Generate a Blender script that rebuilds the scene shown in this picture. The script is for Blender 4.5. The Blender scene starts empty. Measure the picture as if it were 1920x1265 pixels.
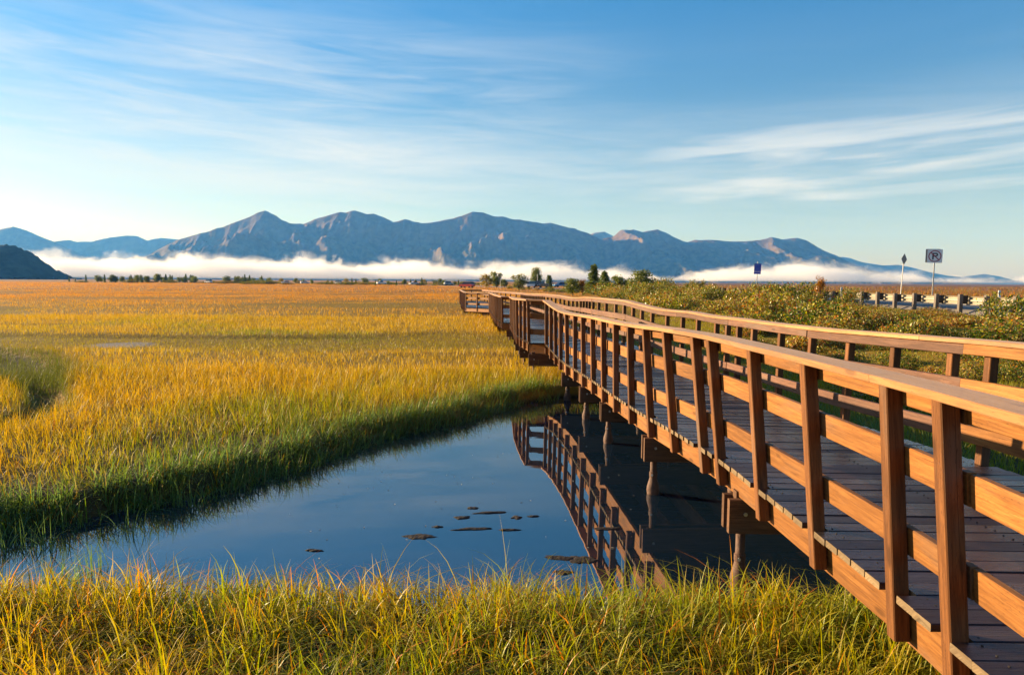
import bpy, math, random
import numpy as np
from mathutils import Vector, Matrix

random.seed(7)
rng = np.random.default_rng(11)
SC = bpy.context.scene
COL = SC.collection

# ------------------------------------------------------------------ camera
EYE = 2.5
cam_d = bpy.data.cameras.new('camera')
cam_d.lens = 25.0
cam_d.sensor_width = 36.0
cam_d.clip_start = 0.05
cam_d.clip_end = 60000
cam = bpy.data.objects.new('camera', cam_d)
COL.objects.link(cam)
PITCH, ROLL = math.atan(105.5 / 1333.3), 0.006
_f = Vector((0, math.cos(PITCH), -math.sin(PITCH)))
_u = Vector((0, math.sin(PITCH), math.cos(PITCH)))
_r = Vector((1, 0, 0))
_cx = _r * math.cos(ROLL) + _u * math.sin(ROLL)
_cy = -_r * math.sin(ROLL) + _u * math.cos(ROLL)
cam.matrix_world = Matrix(((_cx.x, _cy.x, -_f.x, 0), (_cx.y, _cy.y, -_f.y, 0), (_cx.z, _cy.z, -_f.z, EYE), (0, 0, 0, 1)))
SC.camera = cam

# ------------------------------------------------------------------ light
SUN_EL, SUN_AZ = math.radians(11.5), math.radians(-66.0)     # azimuth from +Y, negative to the left
sun_dir = Vector((math.sin(SUN_AZ) * math.cos(SUN_EL), math.cos(SUN_AZ) * math.cos(SUN_EL), math.sin(SUN_EL)))
sun_l = bpy.data.lights.new('sun', 'SUN')
sun_l.energy = 5.0
sun_l.color = (1.0, 0.80, 0.54)
sun_l.angle = math.radians(0.5)
sun = bpy.data.objects.new('sun', sun_l)
COL.objects.link(sun)
sun.rotation_euler = sun_dir.to_track_quat('Z', 'Y').to_euler()
SC.view_settings.view_transform = 'Standard'
SC.view_settings.look = 'None'
SC.view_settings.exposure = 1.6
SC.view_settings.gamma = 1.0
SC.cycles.use_denoising = True
SC.cycles.max_bounces = 8
SC.cycles.diffuse_bounces = 3
SC.cycles.glossy_bounces = 3
SC.cycles.transmission_bounces = 4
SC.cycles.transparent_max_bounces = 6
SC.cycles.volume_bounces = 4
SC.cycles.sample_clamp_indirect = 6.0


class NT:
    """small node helper"""
    def __init__(self, tree):
        self.t = tree
    def n(self, kind, ins=None, **props):
        nd = self.t.nodes.new(kind)
        for k, v in props.items():
            setattr(nd, k, v)
        for k, v in (ins or {}).items():
            s = nd.inputs[k]
            if isinstance(v, bpy.types.NodeSocket):
                self.t.links.new(v, s)
            elif isinstance(v, bpy.types.Node):
                self.t.links.new(v.outputs[0], s)
            else:
                s.default_value = v
        return nd
    def math(self, op, a, b=0.0, c=0.0, clamp=False):
        return self.n('ShaderNodeMath', {0: a, 1: b, 2: c}, operation=op, use_clamp=clamp).outputs[0]
    def ramp(self, fac, stops, interp='LINEAR'):
        nd = self.n('ShaderNodeValToRGB', {'Fac': fac})
        cr = nd.color_ramp
        cr.interpolation = interp
        while len(cr.elements) < len(stops):
            cr.elements.new(0.5)
        for e, (p, c) in zip(cr.elements, stops):
            e.position = p
            e.color = c if len(c) == 4 else (*c, 1)
        return nd.outputs['Color']
    def mix(self, fac, a, b, mode='MIX'):
        nd = self.n('ShaderNodeMix', data_type='RGBA', blend_type=mode)
        for idx, v in ((0, fac), (6, a), (7, b)):
            s = nd.inputs[idx]
            if isinstance(v, bpy.types.NodeSocket):
                self.t.links.new(v, s)
            else:
                s.default_value = (*v, 1) if isinstance(v, tuple) and len(v) == 3 else v
        return nd.outputs[2]
    def noise(self, vec, scale, detail=3.0, rough=0.55, dist=0.0):
        return self.n('ShaderNodeTexNoise', {'Vector': vec, 'Scale': scale, 'Detail': detail, 'Roughness': rough, 'Distortion': dist}).outputs[0]
    def smooth(self, v, a, b, lo=0.0, hi=1.0):
        nd = self.n('ShaderNodeMapRange', {0: v, 1: a, 2: b, 3: lo, 4: hi}, interpolation_type='SMOOTHSTEP')
        return nd.outputs[0]


# sky: Nishita plus thin streaks of cirrus
W = bpy.data.worlds.new('World')
SC.world = W
W.use_nodes = True
W.node_tree.nodes.clear()
w = NT(W.node_tree)
SKY_STRENGTH = 0.05
sky = w.n('ShaderNodeTexSky', sky_type='NISHITA', sun_disc=False, sun_elevation=SUN_EL, sun_rotation=SUN_AZ,
          altitude=0.0, air_density=1.0, dust_density=0.3, ozone_density=3.0)
gen = w.n('ShaderNodeTexCoord').outputs['Generated']
sx = w.n('ShaderNodeSeparateXYZ', {0: gen})
el = w.math('ARCSINE', sx.outputs[2])
az = w.math('ARCTAN2', sx.outputs[0], sx.outputs[1])
tilt = w.math('ADD', el, w.math('MULTIPLY', az, 0.03))
c1 = w.n('ShaderNodeCombineXYZ', {0: w.math('MULTIPLY', az, 1.3), 1: w.math('MULTIPLY', tilt, 10.0), 2: 3.1})
c2 = w.n('ShaderNodeCombineXYZ', {0: w.math('MULTIPLY', az, 4.2), 1: w.math('MULTIPLY', tilt, 44.0), 2: 7.7})
n1 = w.noise(c1.outputs[0], 1.0, 4.0, 0.55, 0.6)
n2 = w.noise(c2.outputs[0], 1.0, 5.0, 0.62, 1.0)
nn = w.math('ADD', w.math('MULTIPLY', n1, 0.64), w.math('MULTIPLY', n2, 0.36))
cl = w.smooth(nn, 0.34, 0.70)
band = w.math('MULTIPLY', w.smooth(el, 0.03, 0.17), w.smooth(el, 0.36, 0.25, 0.12, 1.0))
sidemin = w.smooth(el, 0.25, 0.15, 0.06, 0.62)
side = w.math('MAXIMUM', w.smooth(az, 0.30, -0.25), sidemin)
cl = w.math('MULTIPLY', w.math('MULTIPLY', cl, band), w.math('MULTIPLY', side, 0.8))
c3 = w.n('ShaderNodeCombineXYZ', {0: w.math('MULTIPLY', az, 3.2), 1: w.math('MULTIPLY', w.math('SUBTRACT', el, w.math('MULTIPLY', az, 0.04)), 40.0), 2: 21.3})
n3 = w.noise(c3.outputs[0], 1.0, 4.0, 0.55, 0.35)
low = w.math('MULTIPLY', w.math('MULTIPLY', w.smooth(n3, 0.36, 0.70), w.smooth(az, 0.06, 0.34)), w.math('MULTIPLY', w.smooth(el, 0.07, 0.115), w.smooth(el, 0.235, 0.165)))
cl = w.math('MAXIMUM', cl, w.math('MULTIPLY', low, 0.75))
cloud_col = w.mix(w.smooth(el, 0.0, 0.35), (6.5, 6.1, 5.5), (5.6, 5.9, 6.1))
tint = w.ramp(w.smooth(el, -0.02, 0.55), [(0.0, (1.12, 0.95, 0.80)), (0.22, (1.02, 0.98, 0.94)), (0.45, (0.72, 0.93, 1.02)), (0.75, (0.48, 0.95, 1.18)), (1.0, (0.40, 0.86, 1.20))])
skyc = w.mix(1.0, sky.outputs[0], tint, 'MULTIPLY')
skyc = w.n('ShaderNodeHueSaturation', {'Hue': 0.5, 'Saturation': 1.02, 'Value': 1.16, 'Color': skyc}).outputs[0]
mixc = w.mix(cl, skyc, cloud_col)
bg = w.n('ShaderNodeBackground', {'Color': mixc, 'Strength': SKY_STRENGTH})
out = w.n('ShaderNodeOutputWorld', {'Surface': bg.outputs[0]})


# ------------------------------------------------------------------ small maths
def _hash(ix, iy, seed):
    h = (ix.astype(np.int64) * 374761393 + iy.astype(np.int64) * 668265263 + seed * 1274126177) & 0xFFFFFFFF
    h = ((h ^ (h >> 13)) * 1274126177) & 0xFFFFFFFF
    return ((h ^ (h >> 16)) & 0xFFFF) / 65535.0

def vnoise(x, y, seed=0):
    x, y = np.asarray(x, float), np.asarray(y, float)
    ix, iy = np.floor(x), np.floor(y)
    fx, fy = x - ix, y - iy
    fx, fy = fx * fx * (3 - 2 * fx), fy * fy * (3 - 2 * fy)
    a, b = _hash(ix, iy, seed), _hash(ix + 1, iy, seed)
    c, d = _hash(ix, iy + 1, seed), _hash(ix + 1, iy + 1, seed)
    return (a * (1 - fx) + b * fx) * (1 - fy) + (c * (1 - fx) + d * fx) * fy

def fbm(x, y, seed=0, oct=4):
    s, a, t = 0, 1.0, 0
    for k in range(oct):
        s = s + a * vnoise(np.asarray(x) * 2 ** k + 17.3 * k, np.asarray(y) * 2 ** k - 9.1 * k, seed + k)
        t += a
        a *= 0.5
    return s / t

def sstep(a, b, v):
    t = np.clip((np.asarray(v, float) - a) / (b - a), 0, 1)
    return t * t * (3 - 2 * t)

def poly_sdist(px, py, poly):
    """signed distance to a polygon, negative inside"""
    P = np.array(poly)
    d = np.full(px.shape, 1e9)
    inside = np.zeros(px.shape, bool)
    for (x0, y0), (x1, y1) in zip(P, np.roll(P, -1, 0)):
        ex, ey = x1 - x0, y1 - y0
        t = np.clip(((px - x0) * ex + (py - y0) * ey) / (ex * ex + ey * ey), 0, 1)
        d = np.minimum(d, np.hypot(px - x0 - t * ex, py - y0 - t * ey))
        c = ((y0 > py) != (y1 > py)) & (px < ex * (py - y0) / (ey if abs(ey) > 1e-9 else 1e-9) + x0)
        inside ^= c
    return np.where(inside, -d, d)

POND = [(-9.5, 4.6), (-6.5, 4.95), (-3.9, 5.2), (-2.0, 5.1), (0, 5.12), (1.8, 5.05), (2.6, 5.0), (3.6, 5.3), (4.4, 5.9), (4.9, 7.0), (5.0, 9.0),
        (4.9, 11.5), (4.5, 13.6), (3.3, 14.9), (2.0, 15.3), (1.02, 15.1), (0.3, 14.5), (-0.3, 13.6), (-0.9, 12.5), (-1.75, 11.35), (-2.35, 10.3),
        (-2.85, 9.15), (-3.7, 7.85), (-4.35, 7.2), (-5.0, 6.85), (-6.0, 6.5), (-7.5, 6.2), (-9.5, 6.0)]
GULLY = [(-8.0, 11.2), (-8.3, 12.6), (-9.6, 14.5), (-12.0, 17.0), (-15.2, 21.0), (-19.0, 23.5), (-26, 25)]

def gully_d(x, y):
    d = np.full(np.shape(x), 1e9)
    for (x0, y0), (x1, y1) in zip(GULLY[:-1], GULLY[1:]):
        ex, ey = x1 - x0, y1 - y0
        t = np.clip(((x - x0) * ex + (y - y0) * ey) / (ex * ex + ey * ey), 0, 1)
        d = np.minimum(d, np.hypot(x - x0 - t * ex, y - y0 - t * ey))
    return d

def gully_w(x, y):
    return 0.36 + 1.0 * sstep(14.0, 19.0, y)

def swale(x, y):
    """shallow wet hollows that run across the marsh"""
    v = fbm(x / (14 + 0.16 * np.abs(y)), y / (3.0 + 0.055 * np.abs(y)), 83, 3)
    return sstep(0.615, 0.69, v) * sstep(19, 26, y)

def terrain(x, y):
    x, y = np.asarray(x, float), np.asarray(y, float)
    z = 0.20 + 0.10 * (fbm(x / 6.0, y / 6.0, 3) - 0.5) + 0.25 * (fbm(x / 40.0, y / 18.0, 5) - 0.5) * sstep(16, 60, y)
    z = z + 0.88 * sstep(8.5, 19.0, x) * (1 - sstep(105, 185, y)) * sstep(-60, -10, y + 60)
    z = z - 0.10 * swale(x, y)
    gd = gully_d(x, y)
    z = z - (0.16 + 0.17 * sstep(16.2, 18, y)) * (1 - sstep(0.3, 1.0, gd / gully_w(x, y)))
    near = (x > -14) & (x < 9) & (y > 1) & (y < 20)
    sd = np.full(x.shape, 9.0)
    if near.any():
        sd[near] = poly_sdist(x[near], y[near], POND)
    sd = sd + (0.22 * (fbm(x * 1.7, y * 1.7, 21) - 0.5) + 0.55 * (fbm(x * 0.8 + 3, y * 0.8, 22, 3) - 0.5) * sstep(5.8, 6.8, y))
    z = np.where(sd < 0.9, -0.5 + (z + 0.5) * sstep(-0.55, 0.45, sd), z)
    return z, sd


# ------------------------------------------------------------------ mesh helpers
def set_attr(me, name, kind, domain, data):
    a = me.attributes.new(name, kind, domain)
    key = 'color' if kind == 'FLOAT_COLOR' else ('vector' if kind == 'FLOAT_VECTOR' else 'value')
    a.data.foreach_set(key, np.ascontiguousarray(data, np.float32).ravel())

def quad_mesh(name, verts, quads, smooth=False):
    """fast mesh out of numpy arrays, all quads"""
    me = bpy.data.meshes.new(name)
    n, f = len(verts), len(quads)
    me.vertices.add(n)
    me.vertices.foreach_set('co', np.ascontiguousarray(verts, np.float32).ravel())
    me.loops.add(f * 4)
    me.loops.foreach_set('vertex_index', np.ascontiguousarray(quads, np.int32).ravel())
    me.polygons.add(f)
    me.polygons.foreach_set('loop_start', np.arange(f, dtype=np.int32) * 4)
    if smooth:
        me.polygons.foreach_set('use_smooth', np.ones(f, bool))
    me.update(calc_edges=True)
    return me

def link(name, me, mat, parent=None, loc=None):
    o = bpy.data.objects.new(name, me)
    COL.objects.link(o)
    if mat is not None and me is not None and not me.materials:
        me.materials.append(mat)
    if parent is not None:
        o.parent = parent
    if loc is not None:
        o.location = loc
    return o

def tag(o, label=None, cat=None, group=None, kind=None):
    if label: o['label'] = label
    if cat: o['category'] = cat
    if group: o['group'] = group
    if kind: o['kind'] = kind
    return o

def empty(name, loc=(0, 0, 0), rz=0.0):
    o = bpy.data.objects.new(name, None)
    o.empty_display_size = 0.2
    COL.objects.link(o)
    o.location = loc
    o.rotation_euler = (0, 0, rz)
    return o

class MB:
    """collects boxes, tubes and sweeps; g is the grain coordinate along / across"""
    def __init__(self):
        self.v, self.f, self.g = [], [], []
    def ring_sweep(self, rings, closed=True, caps=True, length=None):
        b, k = len(self.v), len(rings[0])
        off = random.uniform(0, 60)
        s = 0.0
        prev = None
        for ring in rings:
            c = sum(ring, Vector()) / k
            if prev is not None:
                s += (c - prev).length
            prev = c
            per = 0.0
            for i, p in enumerate(ring):
                if i:
                    per += (p - ring[i - 1]).length
                self.v.append(p)
                self.g.append((s + off, per + off * 1.7, off))
        for r in range(len(rings) - 1):
            for i in range(k if closed else k - 1):
                j = (i + 1) % k
                self.f.append((b + r * k + i, b + r * k + j, b + (r + 1) * k + j, b + (r + 1) * k + i))
        if caps:
            self.f.append(tuple(b + i for i in reversed(range(k))))
            self.f.append(tuple(b + (len(rings) - 1) * k + i for i in range(k)))
        return self
    def board(self, pts, wvec, hvec, wd, ht, ch=0.004):
        """pts: centres along the board; wvec/hvec: unit vectors (one, or one per point)"""
        rings = []
        for i, p in enumerate(pts):
            a = wvec[i] if isinstance(wvec, list) else wvec
            h = hvec[i] if isinstance(hvec, list) else hvec
            x, y = wd / 2, ht / 2
            sec = [(-x + ch, -y), (x - ch, -y), (x, -y + ch), (x, y - ch), (x - ch, y), (-x + ch, y), (-x, y - ch), (-x, -y + ch)]
            rings.append([p + a * q[0] + h * q[1] for q in sec])
        return self.ring_sweep(rings)
    def box(self, lo, hi, ch=0.0):
        lo, hi = Vector(lo), Vector(hi)
        c = (lo + hi) / 2
        return self.board([Vector((c.x, c.y, lo.z)), Vector((c.x, c.y, hi.z))], Vector((1, 0, 0)), Vector((0, 1, 0)), hi.x - lo.x, hi.y - lo.y, ch or min(hi.x - lo.x, hi.y - lo.y) * 0.04)
    def lathe(self, profile, base, seg=14, axis=Vector((0, 0, 1))):
        q = axis.to_track_quat('Z', 'Y').to_matrix()
        rings = [[Vector(base) + q @ Vector((r * math.cos(2 * math.pi * i / seg), r * math.sin(2 * math.pi * i / seg), z)) for i in range(seg)] for z, r in profile]
        return self.ring_sweep(rings)
    def tube(self, a, b, r0, r1=None, seg=6):
        a, b = Vector(a), Vector(b)
        q = (b - a).to_track_quat('Z', 'Y').to_matrix()
        r1 = r0 if r1 is None else r1
        rings = [[p + q @ Vector((r * math.cos(2 * math.pi * i / seg), r * math.sin(2 * math.pi * i / seg), 0)) for i in range(seg)] for p, r in ((a, r0), (b, r1))]
        return self.ring_sweep(rings)
    def mesh(self, name, smooth=False):
        me = bpy.data.meshes.new(name)
        me.from_pydata([tuple(p) for p in self.v], [], self.f)
        set_attr(me, 'grain', 'FLOAT_VECTOR', 'POINT', np.array(self.g))
        if smooth:
            me.polygons.foreach_set('use_smooth', np.ones(len(me.polygons), bool))
        return me
    def build(self, name, mat, parent=None, loc=None, smooth=False):
        return link(name, self.mesh(name, smooth), mat, parent, loc)


# ------------------------------------------------------------------ materials
def new_mat(name):
    m = bpy.data.materials.new(name)
    m.use_nodes = True
    m.node_tree.nodes.clear()
    return m, NT(m.node_tree)

def finish(t, shader):
    t.n('ShaderNodeOutputMaterial', {'Surface': shader})

def wood_mat(name, dark, mid, light, rough=0.6, spec=0.35, bump=0.35, vary=0.5, rvary=0.0, dew=0.0):
    m, t = new_mat(name)
    g = t.n('ShaderNodeAttribute', attribute_name='grain').outputs['Vector']
    mp = t.n('ShaderNodeMapping', {'Vector': g, 'Scale': (2.2, 42.0, 1.0)}).outputs[0]
    ring = t.noise(mp, 1.0, 5.0, 0.6, 1.2)
    mp2 = t.n('ShaderNodeMapping', {'Vector': g, 'Scale': (9.0, 210.0, 1.0)}).outputs[0]
    fine = t.noise(mp2, 1.0, 3.0, 0.6, 0.3)
    mp3 = t.n('ShaderNodeMapping', {'Vector': g, 'Scale': (0.9, 5.0, 1.0)}).outputs[0]
    blot = t.noise(mp3, 1.0, 4.0, 0.6)
    rnd = t.n('ShaderNodeObjectInfo').outputs['Random']
    base = t.ramp(ring, [(0.34, dark), (0.5, mid), (0.66, light)])
    base = t.mix(0.35, base, t.ramp(fine, [(0.3, dark), (0.7, light)]))
    base = t.mix(t.math('MULTIPLY', t.smooth(blot, 0.5, 0.75), 0.55), base, tuple(0.55 * c for c in dark))
    val = t.math('ADD', t.math('MULTIPLY', rnd, vary), 1.0 - vary / 2)
    base = t.n('ShaderNodeHueSaturation', {'Hue': 0.5, 'Saturation': 1.0, 'Value': val, 'Color': base}).outputs[0]
    vk = t.n('ShaderNodeTexVoronoi', {'Vector': t.n('ShaderNodeMapping', {'Vector': g, 'Scale': (2.1, 7.0, 1.0)}).outputs[0], 'Scale': 1.0})
    knot = t.smooth(vk.outputs['Distance'], 0.16, 0.07)
    base = t.mix(t.math('MULTIPLY', knot, 0.65), base, tuple(0.45 * c for c in dark))
    stain = t.smooth(t.noise(t.n('ShaderNodeMapping', {'Vector': g, 'Scale': (0.5, 2.0, 1.0)}).outputs[0], 1.3, 4.0, 0.65), 0.52, 0.78)
    base = t.mix(t.math('MULTIPLY', stain, 0.45), base, (0.16, 0.13, 0.105))
    # incising marks of pressure treated timber and small checks
    mp4 = t.n('ShaderNodeMapping', {'Vector': g, 'Scale': (42.0, 300.0, 1.0)}).outputs[0]
    inc = t.noise(mp4, 1.0, 0.0)
    mk = t.smooth(inc, 0.70, 0.78)
    base = t.mix(t.math('MULTIPLY', mk, 0.4), base, tuple(0.3 * c for c in dark))
    mp5 = t.n('ShaderNodeMapping', {'Vector': g, 'Scale': (1.3, 70.0, 1.0)}).outputs[0]
    crack = t.smooth(t.noise(mp5, 1.0, 2.0, 0.5, 0.8), 0.70, 0.76)
    base = t.mix(t.math('MULTIPLY', crack, 0.7), base, tuple(0.15 * c for c in dark))
    hgt = t.math('SUBTRACT', t.math('ADD', t.math('MULTIPLY', ring, 0.6), t.math('MULTIPLY', fine, 0.4)), t.math('MULTIPLY', t.math('MAXIMUM', mk, crack), 0.8))
    bmp = t.n('ShaderNodeBump', {'Strength': bump, 'Distance': 0.004, 'Height': hgt}).outputs[0]
    r = t.math('ADD', t.math('MULTIPLY', blot, 0.35), rough - 0.17)
    r = t.math('ADD', r, t.math('MULTIPLY', t.math('SUBTRACT', t.math('FRACT', t.math('MULTIPLY', rnd, 37.7)), 0.5), rvary), clamp=True)
    p = t.n('ShaderNodeBsdfPrincipled', {'Base Color': base, 'Roughness': r, 'Normal': bmp, 'Specular IOR Level': spec})
    if dew:
        p.inputs['Sheen Weight'].default_value = dew
        p.inputs['Sheen Roughness'].default_value = 0.45
        p.inputs['Sheen Tint'].default_value = (1.0, 0.80, 0.68, 1)
    finish(t, p.outputs[0])
    return m

M = {}
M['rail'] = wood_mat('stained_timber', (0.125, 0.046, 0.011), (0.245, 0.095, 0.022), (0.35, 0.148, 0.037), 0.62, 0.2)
M['rail_shaded'] = wood_mat('shaded_stained_timber', (0.07, 0.030, 0.018), (0.13, 0.056, 0.032), (0.20, 0.095, 0.055), 0.6, 0.25)  # railing timber with the shade on the right-hand boards put into its colour
M['post'] = wood_mat('post_timber', (0.065, 0.023, 0.007), (0.125, 0.046, 0.013), (0.20, 0.080, 0.025), 0.66, 0.2, 0.5)
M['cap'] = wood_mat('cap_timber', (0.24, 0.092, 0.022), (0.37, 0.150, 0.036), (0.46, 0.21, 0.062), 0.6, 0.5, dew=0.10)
M['deck'] = wood_mat('deck_timber', (0.012, 0.007, 0.007), (0.026, 0.013, 0.012), (0.050, 0.027, 0.023), 0.28, 0.36, 0.7, 1.0, 0.35)
M['deck_end'] = wood_mat('deck_end_grain', (0.10, 0.065, 0.035), (0.16, 0.11, 0.06), (0.23, 0.165, 0.095), 0.8, 0.2)
M['beam'] = wood_mat('beam_timber', (0.055, 0.026, 0.013), (0.10, 0.048, 0.024), (0.15, 0.075, 0.038), 0.75, 0.2)

def plain(name, col, rough=0.5, metal=0.0, noise=0.15, scale=6.0, spec=0.5, bump=0.0):
    m, t = new_mat(name)
    oc = t.n('ShaderNodeTexCoord').outputs['Object']
    nz = t.noise(oc, scale, 5.0, 0.6)
    c = t.mix(nz, tuple(x * (1 - noise * 1.4) for x in col), tuple(min(1, x * (1 + noise)) for x in col))
    ins = {'Base Color': c, 'Roughness': rough, 'Metallic': metal, 'Specular IOR Level': spec}
    if bump:
        ins['Normal'] = t.n('ShaderNodeBump', {'Strength': bump, 'Distance': 0.02, 'Height': nz}).outputs[0]
    finish(t, t.n('ShaderNodeBsdfPrincipled', ins).outputs[0])
    return m

M['pile'] = plain('pile_steel', (0.115, 0.060, 0.040), 0.7, 0.0, 0.5, 22.0, 0.3, 0.4)
M['bolt'] = plain('galvanised', (0.45, 0.43, 0.40), 0.45, 0.7, 0.3, 40.0)
M['rail_metal'] = plain('guardrail_metal', (0.46, 0.41, 0.32), 0.42, 0.6, 0.25, 3.0)
M['grey_post'] = plain('grey_timber', (0.15, 0.125, 0.105), 0.8, 0.0, 0.35, 5.0, 0.2, 0.4)
M['dark_block'] = plain('dark_timber', (0.05, 0.042, 0.036), 0.8, 0.0, 0.35, 5.0, 0.2)
M['sign_white'] = plain('sign_white', (0.80, 0.80, 0.78), 0.35, 0.0, 0.04, 3.0)
M['sign_red'] = plain('sign_red', (0.34, 0.012, 0.05), 0.35, 0.0, 0.06)
M['sign_black'] = plain('sign_black', (0.012, 0.012, 0.014), 0.4, 0.0, 0.05)
M['sign_blue'] = plain('sign_blue', (0.010, 0.040, 0.42), 0.35, 0.0, 0.06)
M['sign_text'] = plain('sign_pale_blue', (0.18, 0.28, 0.62), 0.4, 0.0, 0.05)
M['sign_back'] = plain('sign_back', (0.22, 0.22, 0.22), 0.5, 0.5, 0.2)
M['steel'] = plain('post_steel', (0.50, 0.47, 0.42), 0.45, 0.5, 0.15)
M['glass'] = plain('car_glass', (0.02, 0.025, 0.03), 0.08, 0.0, 0.02)
M['tyre'] = plain('tyre', (0.02, 0.02, 0.02), 0.8, 0.0, 0.1)
M['lamp'] = plain('lamp_glass', (0.75, 0.75, 0.72), 0.15, 0.0, 0.03)
M['debris'] = plain('floating_peat', (0.028, 0.019, 0.014), 0.75, 0.0, 0.5, 30.0, 0.3, 0.8)
M['bark'] = plain('bark', (0.13, 0.09, 0.06), 0.85, 0.0, 0.4, 12.0, 0.2)
PAINT = {n: plain('paint_' + n, c, 0.22, 0.0, 0.03) for n, c in dict(white=(0.80, 0.78, 0.72), dark=(0.03, 0.035, 0.05), blue=(0.04, 0.16, 0.36), red=(0.42, 0.05, 0.04), silver=(0.45, 0.46, 0.48)).items()}

def leaf_mat(name, trans=0.45, gloss=0.10):
    m, t = new_mat(name)
    c = t.n('ShaderNodeAttribute', attribute_name='tint').outputs['Color']
    d = t.n('ShaderNodeBsdfDiffuse', {'Color': c})
    tr = t.n('ShaderNodeBsdfTranslucent', {'Color': t.n('ShaderNodeHueSaturation', {'Hue': 0.5, 'Saturation': 1.15, 'Value': 1.15, 'Color': c}).outputs[0]})
    mx = t.n('ShaderNodeMixShader', {0: trans, 1: d.outputs[0], 2: tr.outputs[0]})
    gl = t.n('ShaderNodeBsdfGlossy', {'Color': (1, 1, 1, 1), 'Roughness': 0.45})
    fr = t.n('ShaderNodeLayerWeight', {'Blend': 0.25}).outputs['Fresnel']
    mx2 = t.n('ShaderNodeMixShader', {0: t.math('MULTIPLY', fr, gloss), 1: mx.outputs[0], 2: gl.outputs[0]})
    finish(t, mx2.outputs[0])
    return m

M['grass'] = leaf_mat('grass_blades', 0.45, 0.025)
M['leaf'] = leaf_mat('shrub_leaves', 0.40, 0.06)
M['needle'] = leaf_mat('tree_foliage', 0.4, 0.1)

# ground under the grass
m, t = new_mat('marsh_ground')
pos = t.n('ShaderNodeNewGeometry').outputs['Position']
sp = t.n('ShaderNodeSeparateXYZ', {0: pos})
nA = t.noise(t.n('ShaderNodeMapping', {'Vector': pos, 'Scale': (0.02, 0.06, 0.02)}).outputs[0], 1.0, 5.0, 0.6)
nB = t.noise(pos, 3.0, 5.0, 0.65)
nC = t.noise(t.n('ShaderNodeMapping', {'Vector': pos, 'Scale': (0.15, 0.5, 0.1)}).outputs[0], 1.0, 4.0, 0.6)
far = t.smooth(sp.outputs[1], 45.0, 220.0)
soil = t.mix(nB, (0.035, 0.026, 0.012), (0.085, 0.062, 0.022))
gold = t.ramp(nA, [(0.3, (0.20, 0.075, 0.020)), (0.5, (0.36, 0.16, 0.035)), (0.7, (0.42, 0.21, 0.05))])
gold = t.mix(t.math('MULTIPLY', t.smooth(nC, 0.45, 0.7), 0.5), gold, (0.16, 0.07, 0.022))
thatch = t.mix(nB, (0.15, 0.090, 0.014), (0.28, 0.175, 0.026))
field = t.mix(t.smooth(sp.outputs[1], 8.5, 13.0), soil, thatch)
field = t.mix(far, field, gold)
right = t.mix(nC, (0.13, 0.07, 0.045), (0.27, 0.14, 0.06))
field = t.mix(t.smooth(sp.outputs[0], 33.5, 36.0), field, right)
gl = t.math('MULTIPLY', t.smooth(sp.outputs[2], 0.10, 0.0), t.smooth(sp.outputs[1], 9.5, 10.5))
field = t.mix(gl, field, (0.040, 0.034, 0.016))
bog = t.smooth(t.n('ShaderNodeVectorMath', {0: pos, 1: (-14.2, 25.8, 0.1)}, operation='DISTANCE').outputs[1], 1.5, 0.7)
field = t.mix(bog, field, (0.24, 0.21, 0.185))
bm = t.n('ShaderNodeBump', {'Strength': 0.8, 'Distance': 0.15, 'Height': nB}).outputs[0]
finish(t, t.n('ShaderNodeBsdfPrincipled', {'Base Color': field, 'Roughness': 0.9, 'Specular IOR Level': 0.1, 'Normal': bm}).outputs[0])
M['ground'] = m

m, t = new_mat('pond_water')
pos = t.n('ShaderNodeNewGeometry').outputs['Position']
rip = t.noise(t.n('ShaderNodeMapping', {'Vector': pos, 'Scale': (1.0, 2.2, 1.0)}).outputs[0], 1.6, 3.0, 0.5)
bm = t.n('ShaderNodeBump', {'Strength': 0.025, 'Distance': 0.02, 'Height': rip}).outputs[0]
finish(t, t.n('ShaderNodeBsdfPrincipled', {'Base Color': (0.006, 0.017, 0.032, 1), 'Roughness': 0.015, 'IOR': 2.9, 'Normal': bm}).outputs[0])
M['water'] = m

m, t = new_mat('asphalt')
pos = t.n('ShaderNodeNewGeometry').outputs['Position']
nz = t.noise(pos, 8.0, 5.0, 0.7)
finish(t, t.n('ShaderNodeBsdfPrincipled', {'Base Color': t.mix(nz, (0.035, 0.036, 0.040), (0.07, 0.07, 0.075)), 'Roughness': 0.75}).outputs[0])
M['asphalt'] = m
M['gravel'] = plain('shoulder_gravel', (0.22, 0.19, 0.16), 0.9, 0.0, 0.4, 3.0, 0.1)
M['paint_line'] = plain('road_paint', (0.75, 0.74, 0.70), 0.6, 0.0, 0.1)
M['paint_yellow'] = plain('road_paint_yellow', (0.65, 0.42, 0.05), 0.6, 0.0, 0.1)

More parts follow.
